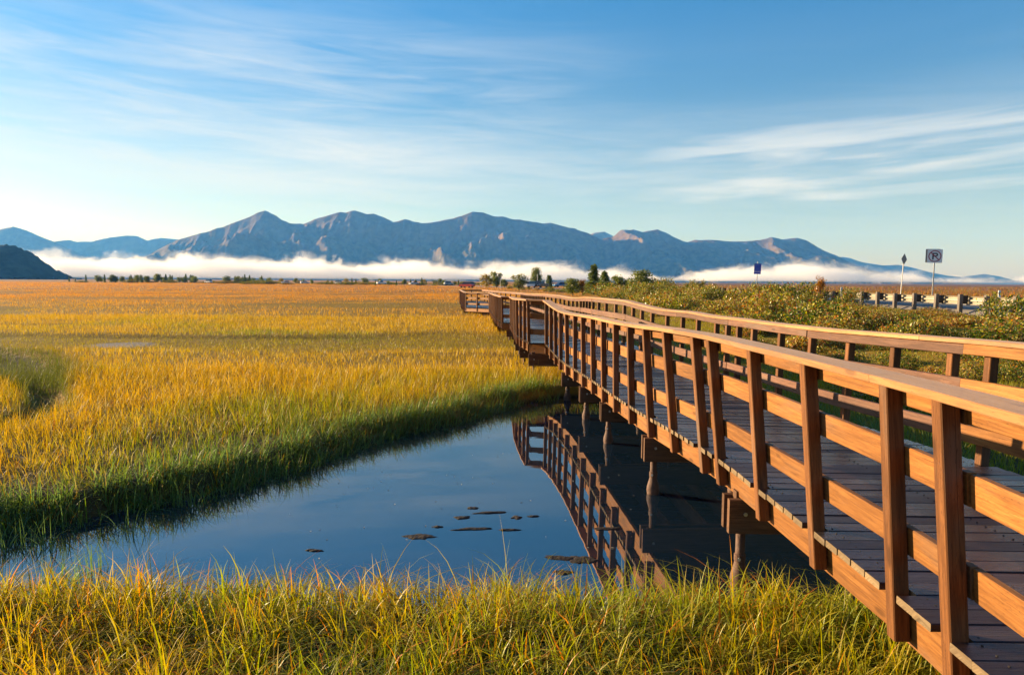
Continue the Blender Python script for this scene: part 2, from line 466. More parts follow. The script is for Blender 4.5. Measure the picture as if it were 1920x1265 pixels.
def mountain_mat(name, low, mid, top, z0, z1):
    m, t = new_mat(name)
    pos = t.n('ShaderNodeNewGeometry').outputs['Position']
    z = t.n('ShaderNodeSeparateXYZ', {0: pos}).outputs[2]
    a = t.noise(pos, 0.004, 6.0, 0.65)
    b = t.noise(pos, 0.022, 6.0, 0.75)
    h = t.math('ADD', z, t.math('MULTIPLY', t.math('SUBTRACT', a, 0.5), (z1 - z0) * 0.9))
    c = t.mix(t.smooth(h, z0, z1), low, top)
    c = t.mix(t.math('MULTIPLY', t.smooth(a, 0.42, 0.6), 0.5), c, mid)
    c = t.mix(0.55, c, t.mix(t.smooth(b, 0.35, 0.65), tuple(x * 0.35 for x in mid), tuple(x * 1.7 for x in mid)))
    bm = t.n('ShaderNodeBump', {'Strength': 0.35, 'Distance': 12.0, 'Height': t.noise(pos, 0.012, 8.0, 0.6)}).outputs[0]
    finish(t, t.n('ShaderNodeBsdfPrincipled', {'Base Color': c, 'Roughness': 0.95, 'Specular IOR Level': 0.05, 'Normal': bm}).outputs[0])
    return m

M['mountain'] = mountain_mat('mountain_slopes', (0.040, 0.056, 0.020), (0.12, 0.084, 0.042), (0.25, 0.145, 0.075), 110, 340)
M['hill'] = mountain_mat('forest_hill', (0.018, 0.030, 0.014), (0.022, 0.034, 0.016), (0.030, 0.040, 0.018), 10, 80)

# ------------------------------------------------------------------ setting: ground, pond water
def ground_grid(xs, ys, name):
    X, Y = np.meshgrid(xs, ys)
    Z, _ = terrain(X, Y)
    V = np.stack([X, Y, Z], -1).reshape(-1, 3)
    nx, ny = len(xs), len(ys)
    i, j = np.meshgrid(np.arange(nx - 1), np.arange(ny - 1))
    b = (j * nx + i).ravel()
    return quad_mesh(name, V, np.stack([b, b + 1, b + nx + 1, b + nx], -1), True)

def graded(segs):
    out_ = []
    for a, b, n in segs:
        out_.append(np.linspace(a, b, n, endpoint=False))
    return np.concatenate(out_ + [[segs[-1][1]]])

gx = graded([(-8000, -400, 24), (-400, -40, 50), (-40, -10, 50), (-10, 9, 150), (9, 40, 50), (40, 400, 40), (400, 8000, 24)])
gy = graded([(-250, 0, 14), (0, 20, 150), (20, 60, 110), (60, 250, 90), (250, 1000, 40), (1000, 8800, 20)])
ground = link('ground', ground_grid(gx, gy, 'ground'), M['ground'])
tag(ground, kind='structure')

wx, wy = np.linspace(-10.5, 6.0, 40), np.linspace(3.6, 16.2, 30)
X, Y = np.meshgrid(wx, wy)
i, j = np.meshgrid(np.arange(39), np.arange(29))
b = (j * 40 + i).ravel()
water = link('water', quad_mesh('water', np.stack([X, Y, 0 * X], -1).reshape(-1, 3), np.stack([b, b + 1, b + 41, b + 40], -1)), M['water'])
tag(water, kind='structure')

# ------------------------------------------------------------------ setting: mountains, hill, haze, fog
F = 1333.3
def px_dir(x, y):
    """angular reading of a skyline point: (tan azimuth, tan elevation)"""
    return (x - 960) / F, (527.0 + 0.006 * (x - 960) - y) / F * 1.0

def mountain_range(name, sky_px, dist, front, back, nx, ny, amp, seed, mat, z_foot=0.0, spur=260.0, smooth=False, tuft=0.0):
    pts = np.array([px_dir(*p) for p in sky_px])
    xr, zr = pts[:, 0] * dist, pts[:, 1] * dist + EYE
    xs = np.linspace(xr.min(), xr.max(), nx)
    H = np.interp(xs, xr, zr)
    v = np.linspace(0, 1, ny)
    vr = front / (front + back)
    ys = dist - front + v * (front + back)
    X, Y = np.meshgrid(xs, ys)
    V = np.repeat(v[:, None], nx, 1)
    Hs = np.interp(X + 0.5 * spur * (fbm(X / 900, Y / 900, seed + 9) - 0.5) * (np.abs(V - vr) / vr), xr, zr)
    up = np.clip(V / vr, 0, 1)
    dn = np.clip((1 - V) / (1 - vr), 0, 1)
    prof = np.where(V <= vr, 0.75 * up + 0.25 * up ** 2, dn)
    # spurs and gullies that run down from the crest
    wx_ = 0.9 * spur * (fbm(X / 800, Y / 600, seed + 3) - 0.5)
    carve, wsum = 0, 0
    for o_, (wl, st, sh, am) in enumerate(((spur * 2.0, 2.6, 0.45, 1.0), (spur * 0.9, 2.4, 0.25, 0.50), (spur * 0.42, 2.4, 0.3, 0.36), (spur * 0.2, 2.2, 0.2, 0.21), (spur * 0.1, 1.8, 0.1, 0.11))):
        q = 2 * vnoise((X + wx_ + sh * (Y - dist)) / wl, (Y + 0.4 * wx_) / (wl * st), seed + 11 * o_) - 1
        carve = carve + am * np.abs(q) ** 0.85
        wsum += am
    carve = carve / wsum
    depth_ = np.clip((1 - up) * 5.0, 0, 1) * np.clip(up * 3, 0.15, 1)
    depth_ = np.where(V <= vr, 0.10 + 0.90 * depth_, np.clip((1 - dn) * 6, 0.1, 1))
    Z = z_foot + (Hs - z_foot) * prof - amp * Hs * depth_ * (carve - 0.12)
    lim = np.where(V < vr, Hs * (0.10 + 0.90 * Y / dist), Hs)
    Z = np.minimum(Z, lim)
    Z += 0.010 * H.max() * (fbm(X / 40, Y / 40, seed + 5, 3) - 0.5)
    if tuft:
        Z += tuft * (vnoise(X / 5.5, Y / 5.5, seed + 70) ** 1.5 - 0.4) + 1.6 * tuft * (vnoise(X / 17, Y / 17, seed + 71) - 0.5)
    edge = np.minimum(V / 0.03, 1)
    Z = Z * edge - (1 - edge) * 0.9
    VV = np.stack([X, Y, Z], -1).reshape(-1, 3)
    i, j = np.meshgrid(np.arange(nx - 1), np.arange(ny - 1))
    b = (j * nx + i).ravel()
    o = link(name, quad_mesh(name, VV, np.stack([b, b + 1, b + nx + 1, b + nx], -1), smooth), mat)
    tag(o, kind='structure')
    return o

main_sky = [(225, 523), (262, 492), (285, 478), (300, 468), (340, 447), (380, 435), (410, 424), (440, 414), (470, 403), (485, 396), (500, 393), (515, 400), (530, 410), (545, 417), (570, 420), (590, 410), (615, 402),
            (638, 396), (650, 398), (668, 394), (690, 401), (702, 400), (722, 407), (738, 415), (760, 409), (775, 413), (790, 416), (815, 412), (840, 406), (865, 401), (885, 394), (905, 396), (925, 405), (940, 406),
            (960, 412), (990, 414), (1015, 418), (1030, 416), (1050, 421), (1075, 425), (1100, 434), (1125, 447), (1145, 444), (1160, 432), (1185, 429), (1200, 434), (1230, 429), (1245, 435), (1270, 449),
            (1285, 454), (1300, 450), (1340, 449), (1380, 452), (1420, 450), (1440, 444), (1460, 447), (1490, 446), (1510, 452), (1540, 468), (1565, 478), (1600, 495), (1640, 508), (1700, 526)]
mountain_range('mountains', main_sky, 5200, 1300, 700, 760, 210, 0.88, 41, M['mountain'])
left_sky = [(-420, 470), (-250, 440), (-120, 455), (0, 432), (12, 428), (32, 425), (55, 432), (85, 445), (110, 454), (135, 466), (160, 478), (200, 500), (240, 522)]
mountain_range('mountains', left_sky, 7000, 1200, 600, 300, 100, 0.5, 77, M['mountain'], 0, 420)
left_sky2 = [(40, 470), (80, 462), (110, 452), (135, 449), (150, 453), (175, 453), (210, 445), (240, 441), (262, 442), (280, 450), (305, 445), (340, 447), (400, 460), (470, 500)]
mountain_range('mountains', left_sky2, 7900, 600, 300, 300, 90, 0.5, 99, M['mountain'], 0, 420)
gap_sky = [(1060, 470), (1100, 440), (1112, 436), (1130, 434), (1147, 442), (1180, 470)]
mountain_range('mountains', gap_sky, 7000, 700, 400, 90, 50, 0.3, 19, M['mountain'], 0, 300)
right_sky = [(1480, 500), (1540, 484), (1575, 481), (1590, 483), (1610, 490), (1650, 497), (1680, 496), (1710, 502), (1740, 510), (1775, 517), (1800, 519), (1842, 513), (1870, 518), (1900, 526), (1960, 530), (2060, 520), (2200, 512), (2400, 524)]
mountain_range('mountains', right_sky, 7400, 800, 500, 340, 90, 0.5, 55, M['mountain'], 0, 360)
hill_sky = [(-700, 500), (-420, 455), (-220, 440), (-100, 452), (0, 458), (20, 460), (40, 464), (60, 472), (80, 484), (100, 500), (112, 511), (122, 518), (128, 522)]
mountain_range('hill', hill_sky, 1450, 420, 60, 400, 170, 0.24, 23, M['hill'], 0, 60, False, 4.5)

# hazy air
hz, t = new_mat('hazy_air')
t.n('ShaderNodeOutputMaterial', {'Volume': t.n('ShaderNodeVolumePrincipled', {'Color': (0.09, 0.37, 1.0, 1), 'Density': 0.000082, 'Anisotropy': 0.1, 'Absorption Color': (1, 1, 1, 1)}).outputs[0]})
haze_b = MB()
for (x0, x1) in ((-8600, 8600),):
    vs = [Vector((x, y, z)) for z in (-1.6, 620) for x, y in ((x0, -300), (x1, -300), (x1, 9000), (x0, 9000))]
    haze_b.v += vs
    haze_b.g += [(0, 0, 0)] * 8
    haze_b.f += [(3, 2, 1, 0), (4, 5, 6, 7), (0, 1, 5, 4), (1, 2, 6, 5), (2, 3, 7, 6), (3, 0, 4, 7)]
haze = haze_b.build('haze', hz)
tag(haze, kind='stuff')

# bank of low cloud at the foot of the mountains
fg, t = new_mat('low_cloud')
pos = t.n('ShaderNodeNewGeometry').outputs['Position']
sp = t.n('ShaderNodeSeparateXYZ', {0: pos})
fx = t.n('ShaderNodeMapRange', {0: sp.outputs[0], 1: -2800.0, 2: 2800.0}).outputs[0]
prof = t.ramp(fx, [(0.0, (1.0,) * 3), (0.1, (1.02,) * 3), (0.33, (0.93,) * 3), (0.47, (0.72,) * 3), (0.59, (0.62,) * 3), (0.64, (0.22,) * 3), (0.675, (0.60,) * 3), (0.75, (0.88,) * 3), (0.82, (0.46,) * 3), (0.90, (0.12,) * 3)])
topz = t.math('MULTIPLY', prof, 104.0)
nb = t.noise(t.n('ShaderNodeMapping', {'Vector': pos, 'Scale': (1.0, 1.0, 1.6)}).outputs[0], 0.0050, 6.0, 0.66, 0.6)
top2 = t.math('ADD', topz, t.math('MULTIPLY', t.math('SUBTRACT', nb, 0.52), 270.0))
d_top = t.smooth(t.math('SUBTRACT', top2, sp.outputs[2]), 0.0, 18.0)
d_bot = t.smooth(sp.outputs[2], 4.0, 26.0)
d_front = t.smooth(sp.outputs[1], 3060.0, 3250.0)
den = t.math('MULTIPLY', t.math('MULTIPLY', d_top, d_bot), t.math('MULTIPLY', d_front, 0.008))
pv = t.n('ShaderNodeVolumePrincipled', {'Color': (0.98, 0.98, 0.98, 1), 'Density': den, 'Anisotropy': 0.2, 'Absorption Color': (1, 1, 1, 1)})
t.n('ShaderNodeOutputMaterial', {'Volume': pv.outputs[0]})
fb = MB()
fb.v += [Vector((x, y, z)) for z in (3, 170) for x, y in ((-2800, 3050), (2800, 3050), (2800, 3650), (-2800, 3650))]
fb.g += [(0, 0, 0)] * 8
fb.f += [(3, 2, 1, 0), (4, 5, 6, 7), (0, 1, 5, 4), (1, 2, 6, 5), (2, 3, 7, 6), (3, 0, 4, 7)]
fog = fb.build('fog', fg)
tag(fog, 'white bank of low fog lying along the foot of the mountains', 'fog', kind='stuff')
SC.cycles.volume_step_rate = 1.0
SC.cycles.volume_max_steps = 128

# ------------------------------------------------------------------ road and guardrail
ROAD = [(27.5, -120), (27.5, 60), (27.2, 110), (24.0, 160), (16.5, 200), (6, 245), (-12, 300), (-55, 380), (-120, 470), (-230, 590), (-420, 760), (-800, 1050)]
def resample(pts, step):
    P = np.array(pts, float)
    s = np.concatenate([[0], np.cumsum(np.hypot(*np.diff(P, axis=0).T))])
    q = np.arange(0, s[-1], step)
    return np.stack([np.interp(q, s, P[:, 0]), np.interp(q, s, P[:, 1])], -1)
rp = resample(ROAD, 8.0)
for _ in range(6):
    rp[1:-1] = (rp[:-2] + 2 * rp[1:-1] + rp[2:]) / 4
tn = np.gradient(rp, axis=0)
tn /= np.hypot(*tn.T)[:, None]
nr = np.stack([tn[:, 1], -tn[:, 0]], -1)
road_z = 0.20 + 0.90 * (1 - sstep(105, 185, rp[:, 1])) + 0.16

def strip(name, o0, o1, dz, mat, depth=0.0):
    a, b_ = rp + nr * o0, rp + nr * o1
    n = len(rp)
    rows = [np.c_[a, road_z + dz], np.c_[b_, road_z + dz]]
    if depth:
        rows = [np.c_[a - nr * 0.9, road_z + dz - depth]] + rows + [np.c_[b_ + nr * 0.9, road_z + dz - depth]]
    V = np.concatenate(rows)
    q = []
    for k in range(len(rows) - 1):
        i = np.arange(n - 1)
        q.append(np.stack([k * n + i, (k + 1) * n + i, (k + 1) * n + i + 1, k * n + i + 1], -1))
    return tag(link(name, quad_mesh(name, V, np.concatenate(q)), mat), kind='structure')
strip('road_shoulder', -5.9, 5.9, 0.0, M['gravel'], 0.45)
strip('road', -4.8, 4.8, 0.02, M['asphalt'], 0.015)
strip('road_marking', -3.75, -3.62, 0.026, M['paint_line'])
strip('road_marking', 3.62, 3.75, 0.026, M['paint_line'])
strip('road_marking', -0.06, 0.06, 0.026, M['paint_yellow'])

g = empty('guardrail', (21.0, 24.0, 1.2))
tag(g, 'galvanised steel guardrail on timber posts along the near side of the road', 'guardrail')
GX, GZ = 21.0, 1.22
prof_w = [(-0.02, 0.0), (0.0, 0.03), (0.075, 0.075), (0.085, 0.10), (0.075, 0.13), (0.0, 0.17), (-0.005, 0.2), (0.0, 0.23), (0.075, 0.275), (0.085, 0.3), (0.075, 0.325), (0.0, 0.37), (-0.02, 0.40)]
for k in range(14):
    y0, y1 = 14.0 + k * 7.6, 14.0 + (k + 1) * 7.6 - 0.01
    mb = MB()
    prof2 = prof_w + [(x - 0.006, z) for x, z in reversed(prof_w)]
    mb.ring_sweep([[Vector((x + 0.34, y - 24.0, z + 0.32)) for x, z in prof2] for y in (y0, y1)])
    mb.build('rail', M['rail_metal'], g)
pm = MB().box((-0.085, -0.09, -0.75), (0.085, 0.09, 0.80), 0.008).mesh('guard_post')
bm_ = MB().box((0.086, -0.075, 0.34), (0.315, 0.075, 0.74), 0.006).mesh('guard_block')
for k in range(57):
    y = 14.6 + k * 1.88
    dx = random.uniform(-0.02, 0.02)
    p = link('post', pm, M['grey_post'], g, (dx, y - 24.0, random.uniform(-0.03, 0.02)))
    p.rotation_euler = (random.uniform(-.02, .02), random.uniform(-.02, .02), random.uniform(-.05, .05))
    link('block', bm_, M['dark_block'], p)

# ------------------------------------------------------------------ boardwalk
Ls = np.array([(1.66, 0.3, 1.05), (1.70, 1.1, 1.05), (1.76, 1.95, 1.05), (1.80, 2.84, 1.045), (1.815, 3.31, 1.04), (1.79, 4.16, 1.04), (1.765, 5.04, 1.035), (1.73, 5.93, 1.035), (1.69, 6.35, 1.03), (1.61, 7.16, 1.015), (1.54, 8.01, .98), (1.48, 8.93, .95),
               (1.42, 9.8, .93), (1.36, 10.71, .92), (1.30, 11.59, .91), (1.23, 12.49, .89), (1.16, 13.4, .87), (1.08, 14.28, .855), (1.0, 15.05, .87), (.93, 15.8, .91), (.86, 16.45, .965), (.78, 17.1, 1.03),
               (.38, 17.3, 1.035), (.28, 18.13, 1.02), (.19, 19.04, 1.0), (.11, 20.09, .98), (.06, 22.3, .93), (.03, 24.5, .89), (-.09, 28.2, .86), (-.41, 28.3, .86), (-.5, 28.9, .86), (-.79, 32.3, .85), (-1.2, 40, .78), (-1.56, 47, .71), (-3.3, 49, .69), (-4.9, 66, .66)])
Rs = np.array([(0.3, 3.98, 1.04), (2.0, 4.02, 1.04), (5.5, 3.98, 1.02), (6.5, 3.9, .99), (7.2, 3.85, .97), (8.2, 3.77, .94), (9.8, 3.67, .92), (11, 3.59, .92), (12, 3.52, .905), (13.4, 3.41, .93), (14.3, 3.33, .91), (15.3, 3.24, .90),
               (16.6, 2.97, .98), (17.2, 2.85, 1.03), (18.5, 2.52, 1.04), (20.3, 2.36, 1.03), (22, 2.36, 1.0), (24.3, 2.35, .93), (26.3, 2.2, .89), (28.2, 2.0, .92), (32.3, 1.46, .91), (42, .9, .76), (48, .6, .70), (56, -1.0, .68), (66, -2.7, .66)])

def sm_interp(q, xs, vs):
    """interpolation with rounded corners"""
    q = np.asarray(q, float)
    return (np.interp(q - 0.3, xs, vs) + 2 * np.interp(q, xs, vs) + np.interp(q + 0.3, xs, vs)) / 4
def zL(y): return float(sm_interp(y, Ls[:, 1], Ls[:, 2]))
def zR(y): return float(sm_interp(y, Rs[:, 0], Rs[:, 2]))
def xL(y): return float(np.interp(y, Ls[:, 1], Ls[:, 0]))
def xR(y): return float(sm_interp(y, Rs[:, 0], Rs[:, 1]))
def leanL(y): return float(np.interp(y, [0, 5, 6, 6.8, 7.5, 8.5, 10, 60], [0.085, 0.085, 0.10, 0.115, 0.08, 0.05, 0.02, 0.01]))
def leanR(y): return float(np.interp(y, [0, 9, 12, 60], [0.035, 0.03, 0.015, 0.0]))

S_SEC = [('run', 0.3, 17.1), ('jog', (.78, 17.1), (.38, 17.3)), ('run', 17.3, 28.2), ('jog', (-.09, 28.2), (-.41, 28.3)), ('run', 28.3, 47.0), ('jog', (-1.56, 47.0), (-3.3, 49.0)), ('run', 49.0, 66.0)]
UP = Vector((0, 0, 1))

bw = empty('boardwalk', (3.0, 8.0, 0.9))
tag(bw, 'heaved brown timber boardwalk with railings running over the pond into the marsh', 'boardwalk')
OFF = Vector(bw.location)
def bpart(mb, name, mat, parent=None):
    mb.v = [p - OFF for p in mb.v]
    return mb.build(name, mat, parent if parent is not None else bw)

def side_frame(side, y):
    """edge point on the deck, tangent, inward normal, outward lean vector"""
    if side == 'L':
        x, z, e = xL(y), zL(y), 0.15
        t_ = Vector((xL(y + e) - xL(y - e), 2 * e, zL(y + e) - zL(y - e)))
        if abs(t_.x) > 0.3 * t_.y:
            t_ = Vector((-0.08 * t_.y, t_.y, t_.z))
        s, ln = 1, leanL(y)
    else:
        x, z, e = xR(y), zR(y), 0.25
        t_ = Vector((xR(y + e) - xR(y - e), 2 * e, zR(y + e) - zR(y - e)))
        s, ln = -1, leanR(y)
    t_.normalize()
    n_ = Vector((t_.y, -t_.x, 0)).normalized() * s
    return Vector((x, y, z)), t_, n_, (UP - n_ * ln)

def make_post(e, t_, n_, up_, top=0.992, bot=-0.245, jit=True, parent=None):
    c = e + n_ * 0.041
    if jit:
        up_ = up_ + t_ * random.uniform(-0.012, 0.012) + n_ * random.uniform(-0.008, 0.008)
    th = Vector((t_.x, t_.y, 0)).normalized()
    mb = MB().board([c + up_ * h for h in (bot, 0.0, 0.5, top)], n_, th, 0.078, 0.074, 0.005)
    return bpart(mb, 'post', M['post'])

def run_board(side, y0, y1, off, h, wd, ht, name, mat, step=0.45, jit=0.0):
    n = max(2, int(math.ceil((y1 - y0) / step)) + 1)
    pts, wv, hv = [], [], []
    oj, hj = random.uniform(-jit, jit), random.uniform(-jit, jit)
    for y in np.linspace(y0, y1, n):
        e, t_, n_, up_ = side_frame(side, float(y))
        pts.append(e + n_ * (off + oj) + up_ * (h + hj))
        wv.append(n_)
        hv.append(up_.normalized())
    return bpart(MB().board(pts, wv, hv, wd, ht, 0.004), name, mat)

def jog_board(p0, p1, off, h, wd, ht, name, mat):
    a, b2 = Vector((*p0, zL(p0[1]))), Vector((*p1, zL(p1[1])))
    t_ = (b2 - a).normalized()
    n_ = Vector((t_.y, -t_.x, 0)).normalized()
    if n_.y < 0: n_ = -n_
    return bpart(MB().board([a + n_ * off + UP * h, b2 + n_ * off + UP * h], n_, UP, wd, ht, 0.004), name, mat)

POSTS_L = [1.05, 1.95, 2.84, 3.31, 4.16, 5.04, 5.93, 6.32, 7.16, 8.01, 8.93, 9.85, 10.71, 11.59, 12.49, 13.4, 14.28, 15.05, 15.75, 16.4, 17.03]
POSTS_L2 = [17.36, 18.13, 19.04, 20.05] + [20.95 + 0.9 * k for k in range(8)] + [28.1]
POSTS_L3 = [28.38, 28.85] + [29.75 + 0.9 * k for k in range(19)] + [46.95]
POSTS_L4 = [49.05] + [51.0 + 1.9 * k for k in range(8)] + [65.9]
POSTS_R = [1.4, 2.3, 3.2, 4.1, 4.95, 5.82, 6.25, 7.09, 7.92, 8.77, 9.63, 10.55, 11.11, 11.58, 12.07, 13.0, 13.9, 14.86, 15.78, 16.36, 16.9, 17.46, 17.99] + [18.7 + 0.9 * k for k in range(33)] + [49.5 + 1.9 * k for k in range(9)]

# deck planks: one part each up to the limit, the far rest as one part
post_y_L = np.array(POSTS_L + POSTS_L2 + POSTS_L3 + POSTS_L4)
post_y_R = np.array(POSTS_R)
y, k, far_pl = 0.4, 0, MB()
while y < 66.0:
    wdt = 0.1405 + random.uniform(-0.0015, 0.0015)
    a_in = 0.094 if np.min(np.abs(post_y_L - y)) < 0.055 else random.uniform(-0.002, 0.004)
    b_in = 0.094 if np.min(np.abs(post_y_R - y)) < 0.055 else random.uniform(-0.002, 0.004)
    xa, xb = xL(y), xR(y)
    if 17.1 < y < 17.3: xa = 0.40
    if 28.2 < y < 28.3: xa = -0.40
    dz = random.uniform(-0.004, 0.002)
    pa, pb = Vector((xa + a_in, y, zL(y) - 0.019 + dz)), Vector((xb - b_in, y + random.uniform(-.004, .004), zR(y) - 0.019 + dz))
    mid = (pa + pb) / 2 + Vector((0, 0, random.uniform(-0.004, 0.002)))
    hv = Vector((0, -(zL(y + .2) - zL(y - .2)) / .4 + random.uniform(-.014, .014), 1)).normalized()
    wv = Vector((0, 1, 0))
    wv = (wv - hv * wv.dot(hv)).normalized()
    tgt = far_pl if k >= 298 else MB()
    tgt.board([pa, mid, pb], wv, hv, wdt, 0.038, 0.004)
    if k < 298:
        po = bpart(tgt, 'plank', M['deck'])
        po.data.materials.append(M['deck_end'])
        po.data.polygons[len(po.data.polygons) - 2].material_index = 1
        po.data.polygons[len(po.data.polygons) - 1].material_index = 1
    y += 0.1455 if k < 298 else 0.1455
    k += 1
o = bpart(far_pl, 'planking', M['deck'])
o['kind'] = 'stuff'

# posts
for y in POSTS_L + POSTS_L2 + POSTS_L3 + POSTS_L4:
    make_post(*side_frame('L', y))
for y in POSTS_R:
    make_post(*side_frame('R', y))
for p in ((-2.4, 47.96), (-3.22, 48.92), (-4.85, 65.9), (-3.8, 65.9)):
    make_post(Vector((*p, zL(p[1]))), Vector((-0.75, 0.65, 0)).normalized(), Vector((0.65, 0.75, 0)).normalized(), UP.copy())

# rails, caps, rim joists
BREAK_L = [0.3, 2.80, 6.12, 8.95, 12.0, 14.7, 17.1]
BREAK_L2 = [17.3, 20.1, 22.8, 25.5, 28.2]
BREAK_L3 = [28.3, 31.2, 34.2, 37.2, 40.3, 43.5, 47.0]
BREAK_L4 = [49.0, 54.5, 60.0, 66.0]
BREAK_R = [0.3, 3.2, 6.03, 8.75, 11.35, 14.0, 17.2, 20.2, 23.2, 26.0, 29.0, 32.0, 35.0, 38.0, 41.0, 44.0, 47.0, 51.0, 56.0, 61.0, 66.0]
for side, groups in (('L', [BREAK_L, BREAK_L2, BREAK_L3, BREAK_L4]), ('R', [BREAK_R])):
    for bl in groups:
        for y0, y1 in zip(bl[:-1], bl[1:]):
            st = 0.4 if y0 < 30 else 1.2
            for h, ht in ((0.945, 0.089), (0.625, 0.140), (0.242, 0.140)):
                run_board(side, y0 + 0.006, y1 - 0.006, 0.112, h, 0.038, ht, 'rail_board', M['rail_shaded'] if side == 'R' and y0 > 6.0 else M['rail'], st, 0.006)
            run_board(side, y0 + 0.002, y1 - 0.002, 0.115, -0.162, 0.044, 0.235, 'rim_joist', M['rail'], st)
        caps = [b_ + (0.55 if 0 < i < len(bl) - 1 else 0) for i, b_ in enumerate(bl)]
        for y0, y1 in zip(caps[:-1], caps[1:]):
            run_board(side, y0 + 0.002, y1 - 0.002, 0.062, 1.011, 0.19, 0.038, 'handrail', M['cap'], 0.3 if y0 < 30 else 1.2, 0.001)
for p0, p1 in (((.80, 17.08), (.40, 17.28)), ((-.08, 28.2), (-.40, 28.3)), ((-1.56, 47.0), (-3.3, 49.0)), ((-4.9, 66.0), (-2.7, 66.0))):
    for h, ht in ((0.945, 0.089), (0.625, 0.140), (0.242, 0.140)):
        jog_board(p0, p1, 0.112, h, 0.038, ht, 'rail_board', M['rail'])
    jog_board(p0, p1, 0.06, -0.162, 0.044, 0.235, 'rim_joist', M['rail'])
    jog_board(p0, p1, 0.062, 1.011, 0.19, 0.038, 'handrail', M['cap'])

# inner joists
for fr in (0.28, 0.5, 0.72):
    for bl in (BREAK_L, BREAK_L2, BREAK_L3):
        for y0, y1 in zip(bl[:-1], bl[1:]):
            pts = [Vector((xL(yy) * (1 - fr) + xR(yy) * fr, yy, zL(yy) * (1 - fr) + zR(yy) * fr - 0.16)) for yy in np.linspace(y0 + .01, y1 - .01, 5)]
            bpart(MB().board(pts, Vector((1, 0, 0)), UP, 0.04, 0.23, 0.004), 'joist', M['beam'])

# nail heads along the joists
nb_ = MB()
yy = 0.4
while yy < 9.0:
    for fr in (0.055, 0.28, 0.5, 0.72, 0.945):
        for dy_ in (-0.036, 0.034):
            xx = xL(yy) * (1 - fr) + xR(yy) * fr + random.uniform(-.012, .012)
            zz = zL(yy) * (1 - fr) + zR(yy) * fr
            nb_.lathe([(-0.004, 0.0055), (0.0012, 0.0055)], (xx, yy + dy_ + random.uniform(-.006, .006), zz), 6)
    yy += 0.1455
nh = bpart(nb_, 'nail_heads', M['dark_block'])
nh['kind'] = 'stuff'

# piles and the beams on them
PILE_Y = [0.8, 2.2, 5.73, 8.27, 10.91, 12.83, 14.87, 17.15] + [19.2, 21.8, 24.4, 26.9, 28.25, 31.0, 34.0, 37.0, 40.0, 43.5, 47.6, 52, 57, 62]
for i, y in enumerate(PILE_Y):
    xa, xb = xL(y + (0.2 if 17.1 < y < 17.3 else 0)), xR(y)
    za, zb = zL(y) - 0.283, zR(y) - 0.283
    for s in (-0.075, 0.075):
        mb = MB().board([Vector((xa + 0.03, y + s, za - 0.142)), Vector((xb - 0.03, y + s, zb - 0.142))], Vector((0, 1, 0)), UP, 0.058, 0.28, 0.005)
        bpart(mb, 'pile_cap', M['beam'])
    if y < 20:
        bpart(MB().box((xa + 0.10, y - 0.045, za - 0.27), (xa + 0.19, y + 0.045, za + 0.05), 0.004), 'pile_block', M['beam'])
        bl_ = MB().lathe([(0, 0.016), (0.012, 0.016)], (xa + 0.16, y - 0.1045, za - 0.12), 8, Vector((0, -1, 0)))
        bpart(bl_, 'bolt', M['bolt'])
    if y < 29:
        for q in (0, 1, 2):
            xx = (xa + 0.16, (xa + xb) / 2, xb - 0.16)[q]
            zt = (za, (za + zb) / 2, zb)[q] - 0.272
            wob = random.uniform(-.03, .03)
            pr = [(-1.0, 0.045), (-0.30, 0.055), (-0.12, 0.066), (0.0, 0.070), (0.045, 0.076), (0.085, 0.073), (0.125, 0.062), (0.165, 0.050), (0.20, 0.043), (0.25, 0.040), (0.26, 0.038), (zt, 0.038)]
            pil = MB().lathe(pr, (xx, y, 0.0), 16)
            po = bpart(pil, 'pile', M['pile'])
            po.data.polygons.foreach_set('use_smooth', np.ones(len(po.data.polygons), bool))
            cl_ = MB().lathe([(0.205, 0.0435), (0.210, 0.0475), (0.262, 0.0475), (0.268, 0.039)], (xx, y, 0.0), 16)
            cl_.v = [p - OFF for p in cl_.v]
            cl_.build('collar', M['pile'], po)
            if q == 0:
                bo = MB().lathe([(0, 0.013), (0.02, 0.013)], (xx - 0.018, y - 0.046, 0.236), 8, Vector((-0.5, -1, 0)).normalized())
                bo.v = [p - OFF for p in bo.v]
                bo.build('bolt', M['bolt'], po)

# ------------------------------------------------------------------ grass
C_GREEN, C_DEEP = np.array((0.13, 0.19, 0.024)), np.array((0.115, 0.175, 0.062))
C_YG, C_GOLD = np.array((0.36, 0.33, 0.030)), np.array((0.60, 0.36, 0.032))
C_ORANGE, C_STRAW, C_RED = np.array((0.70, 0.245, 0.032)), np.array((0.55, 0.42, 0.17)), np.array((0.30, 0.085, 0.035))

def lerp(a, b, f):
    f = np.asarray(f)[:, None] if np.ndim(f) else f
    return a * (1 - f) + b * f

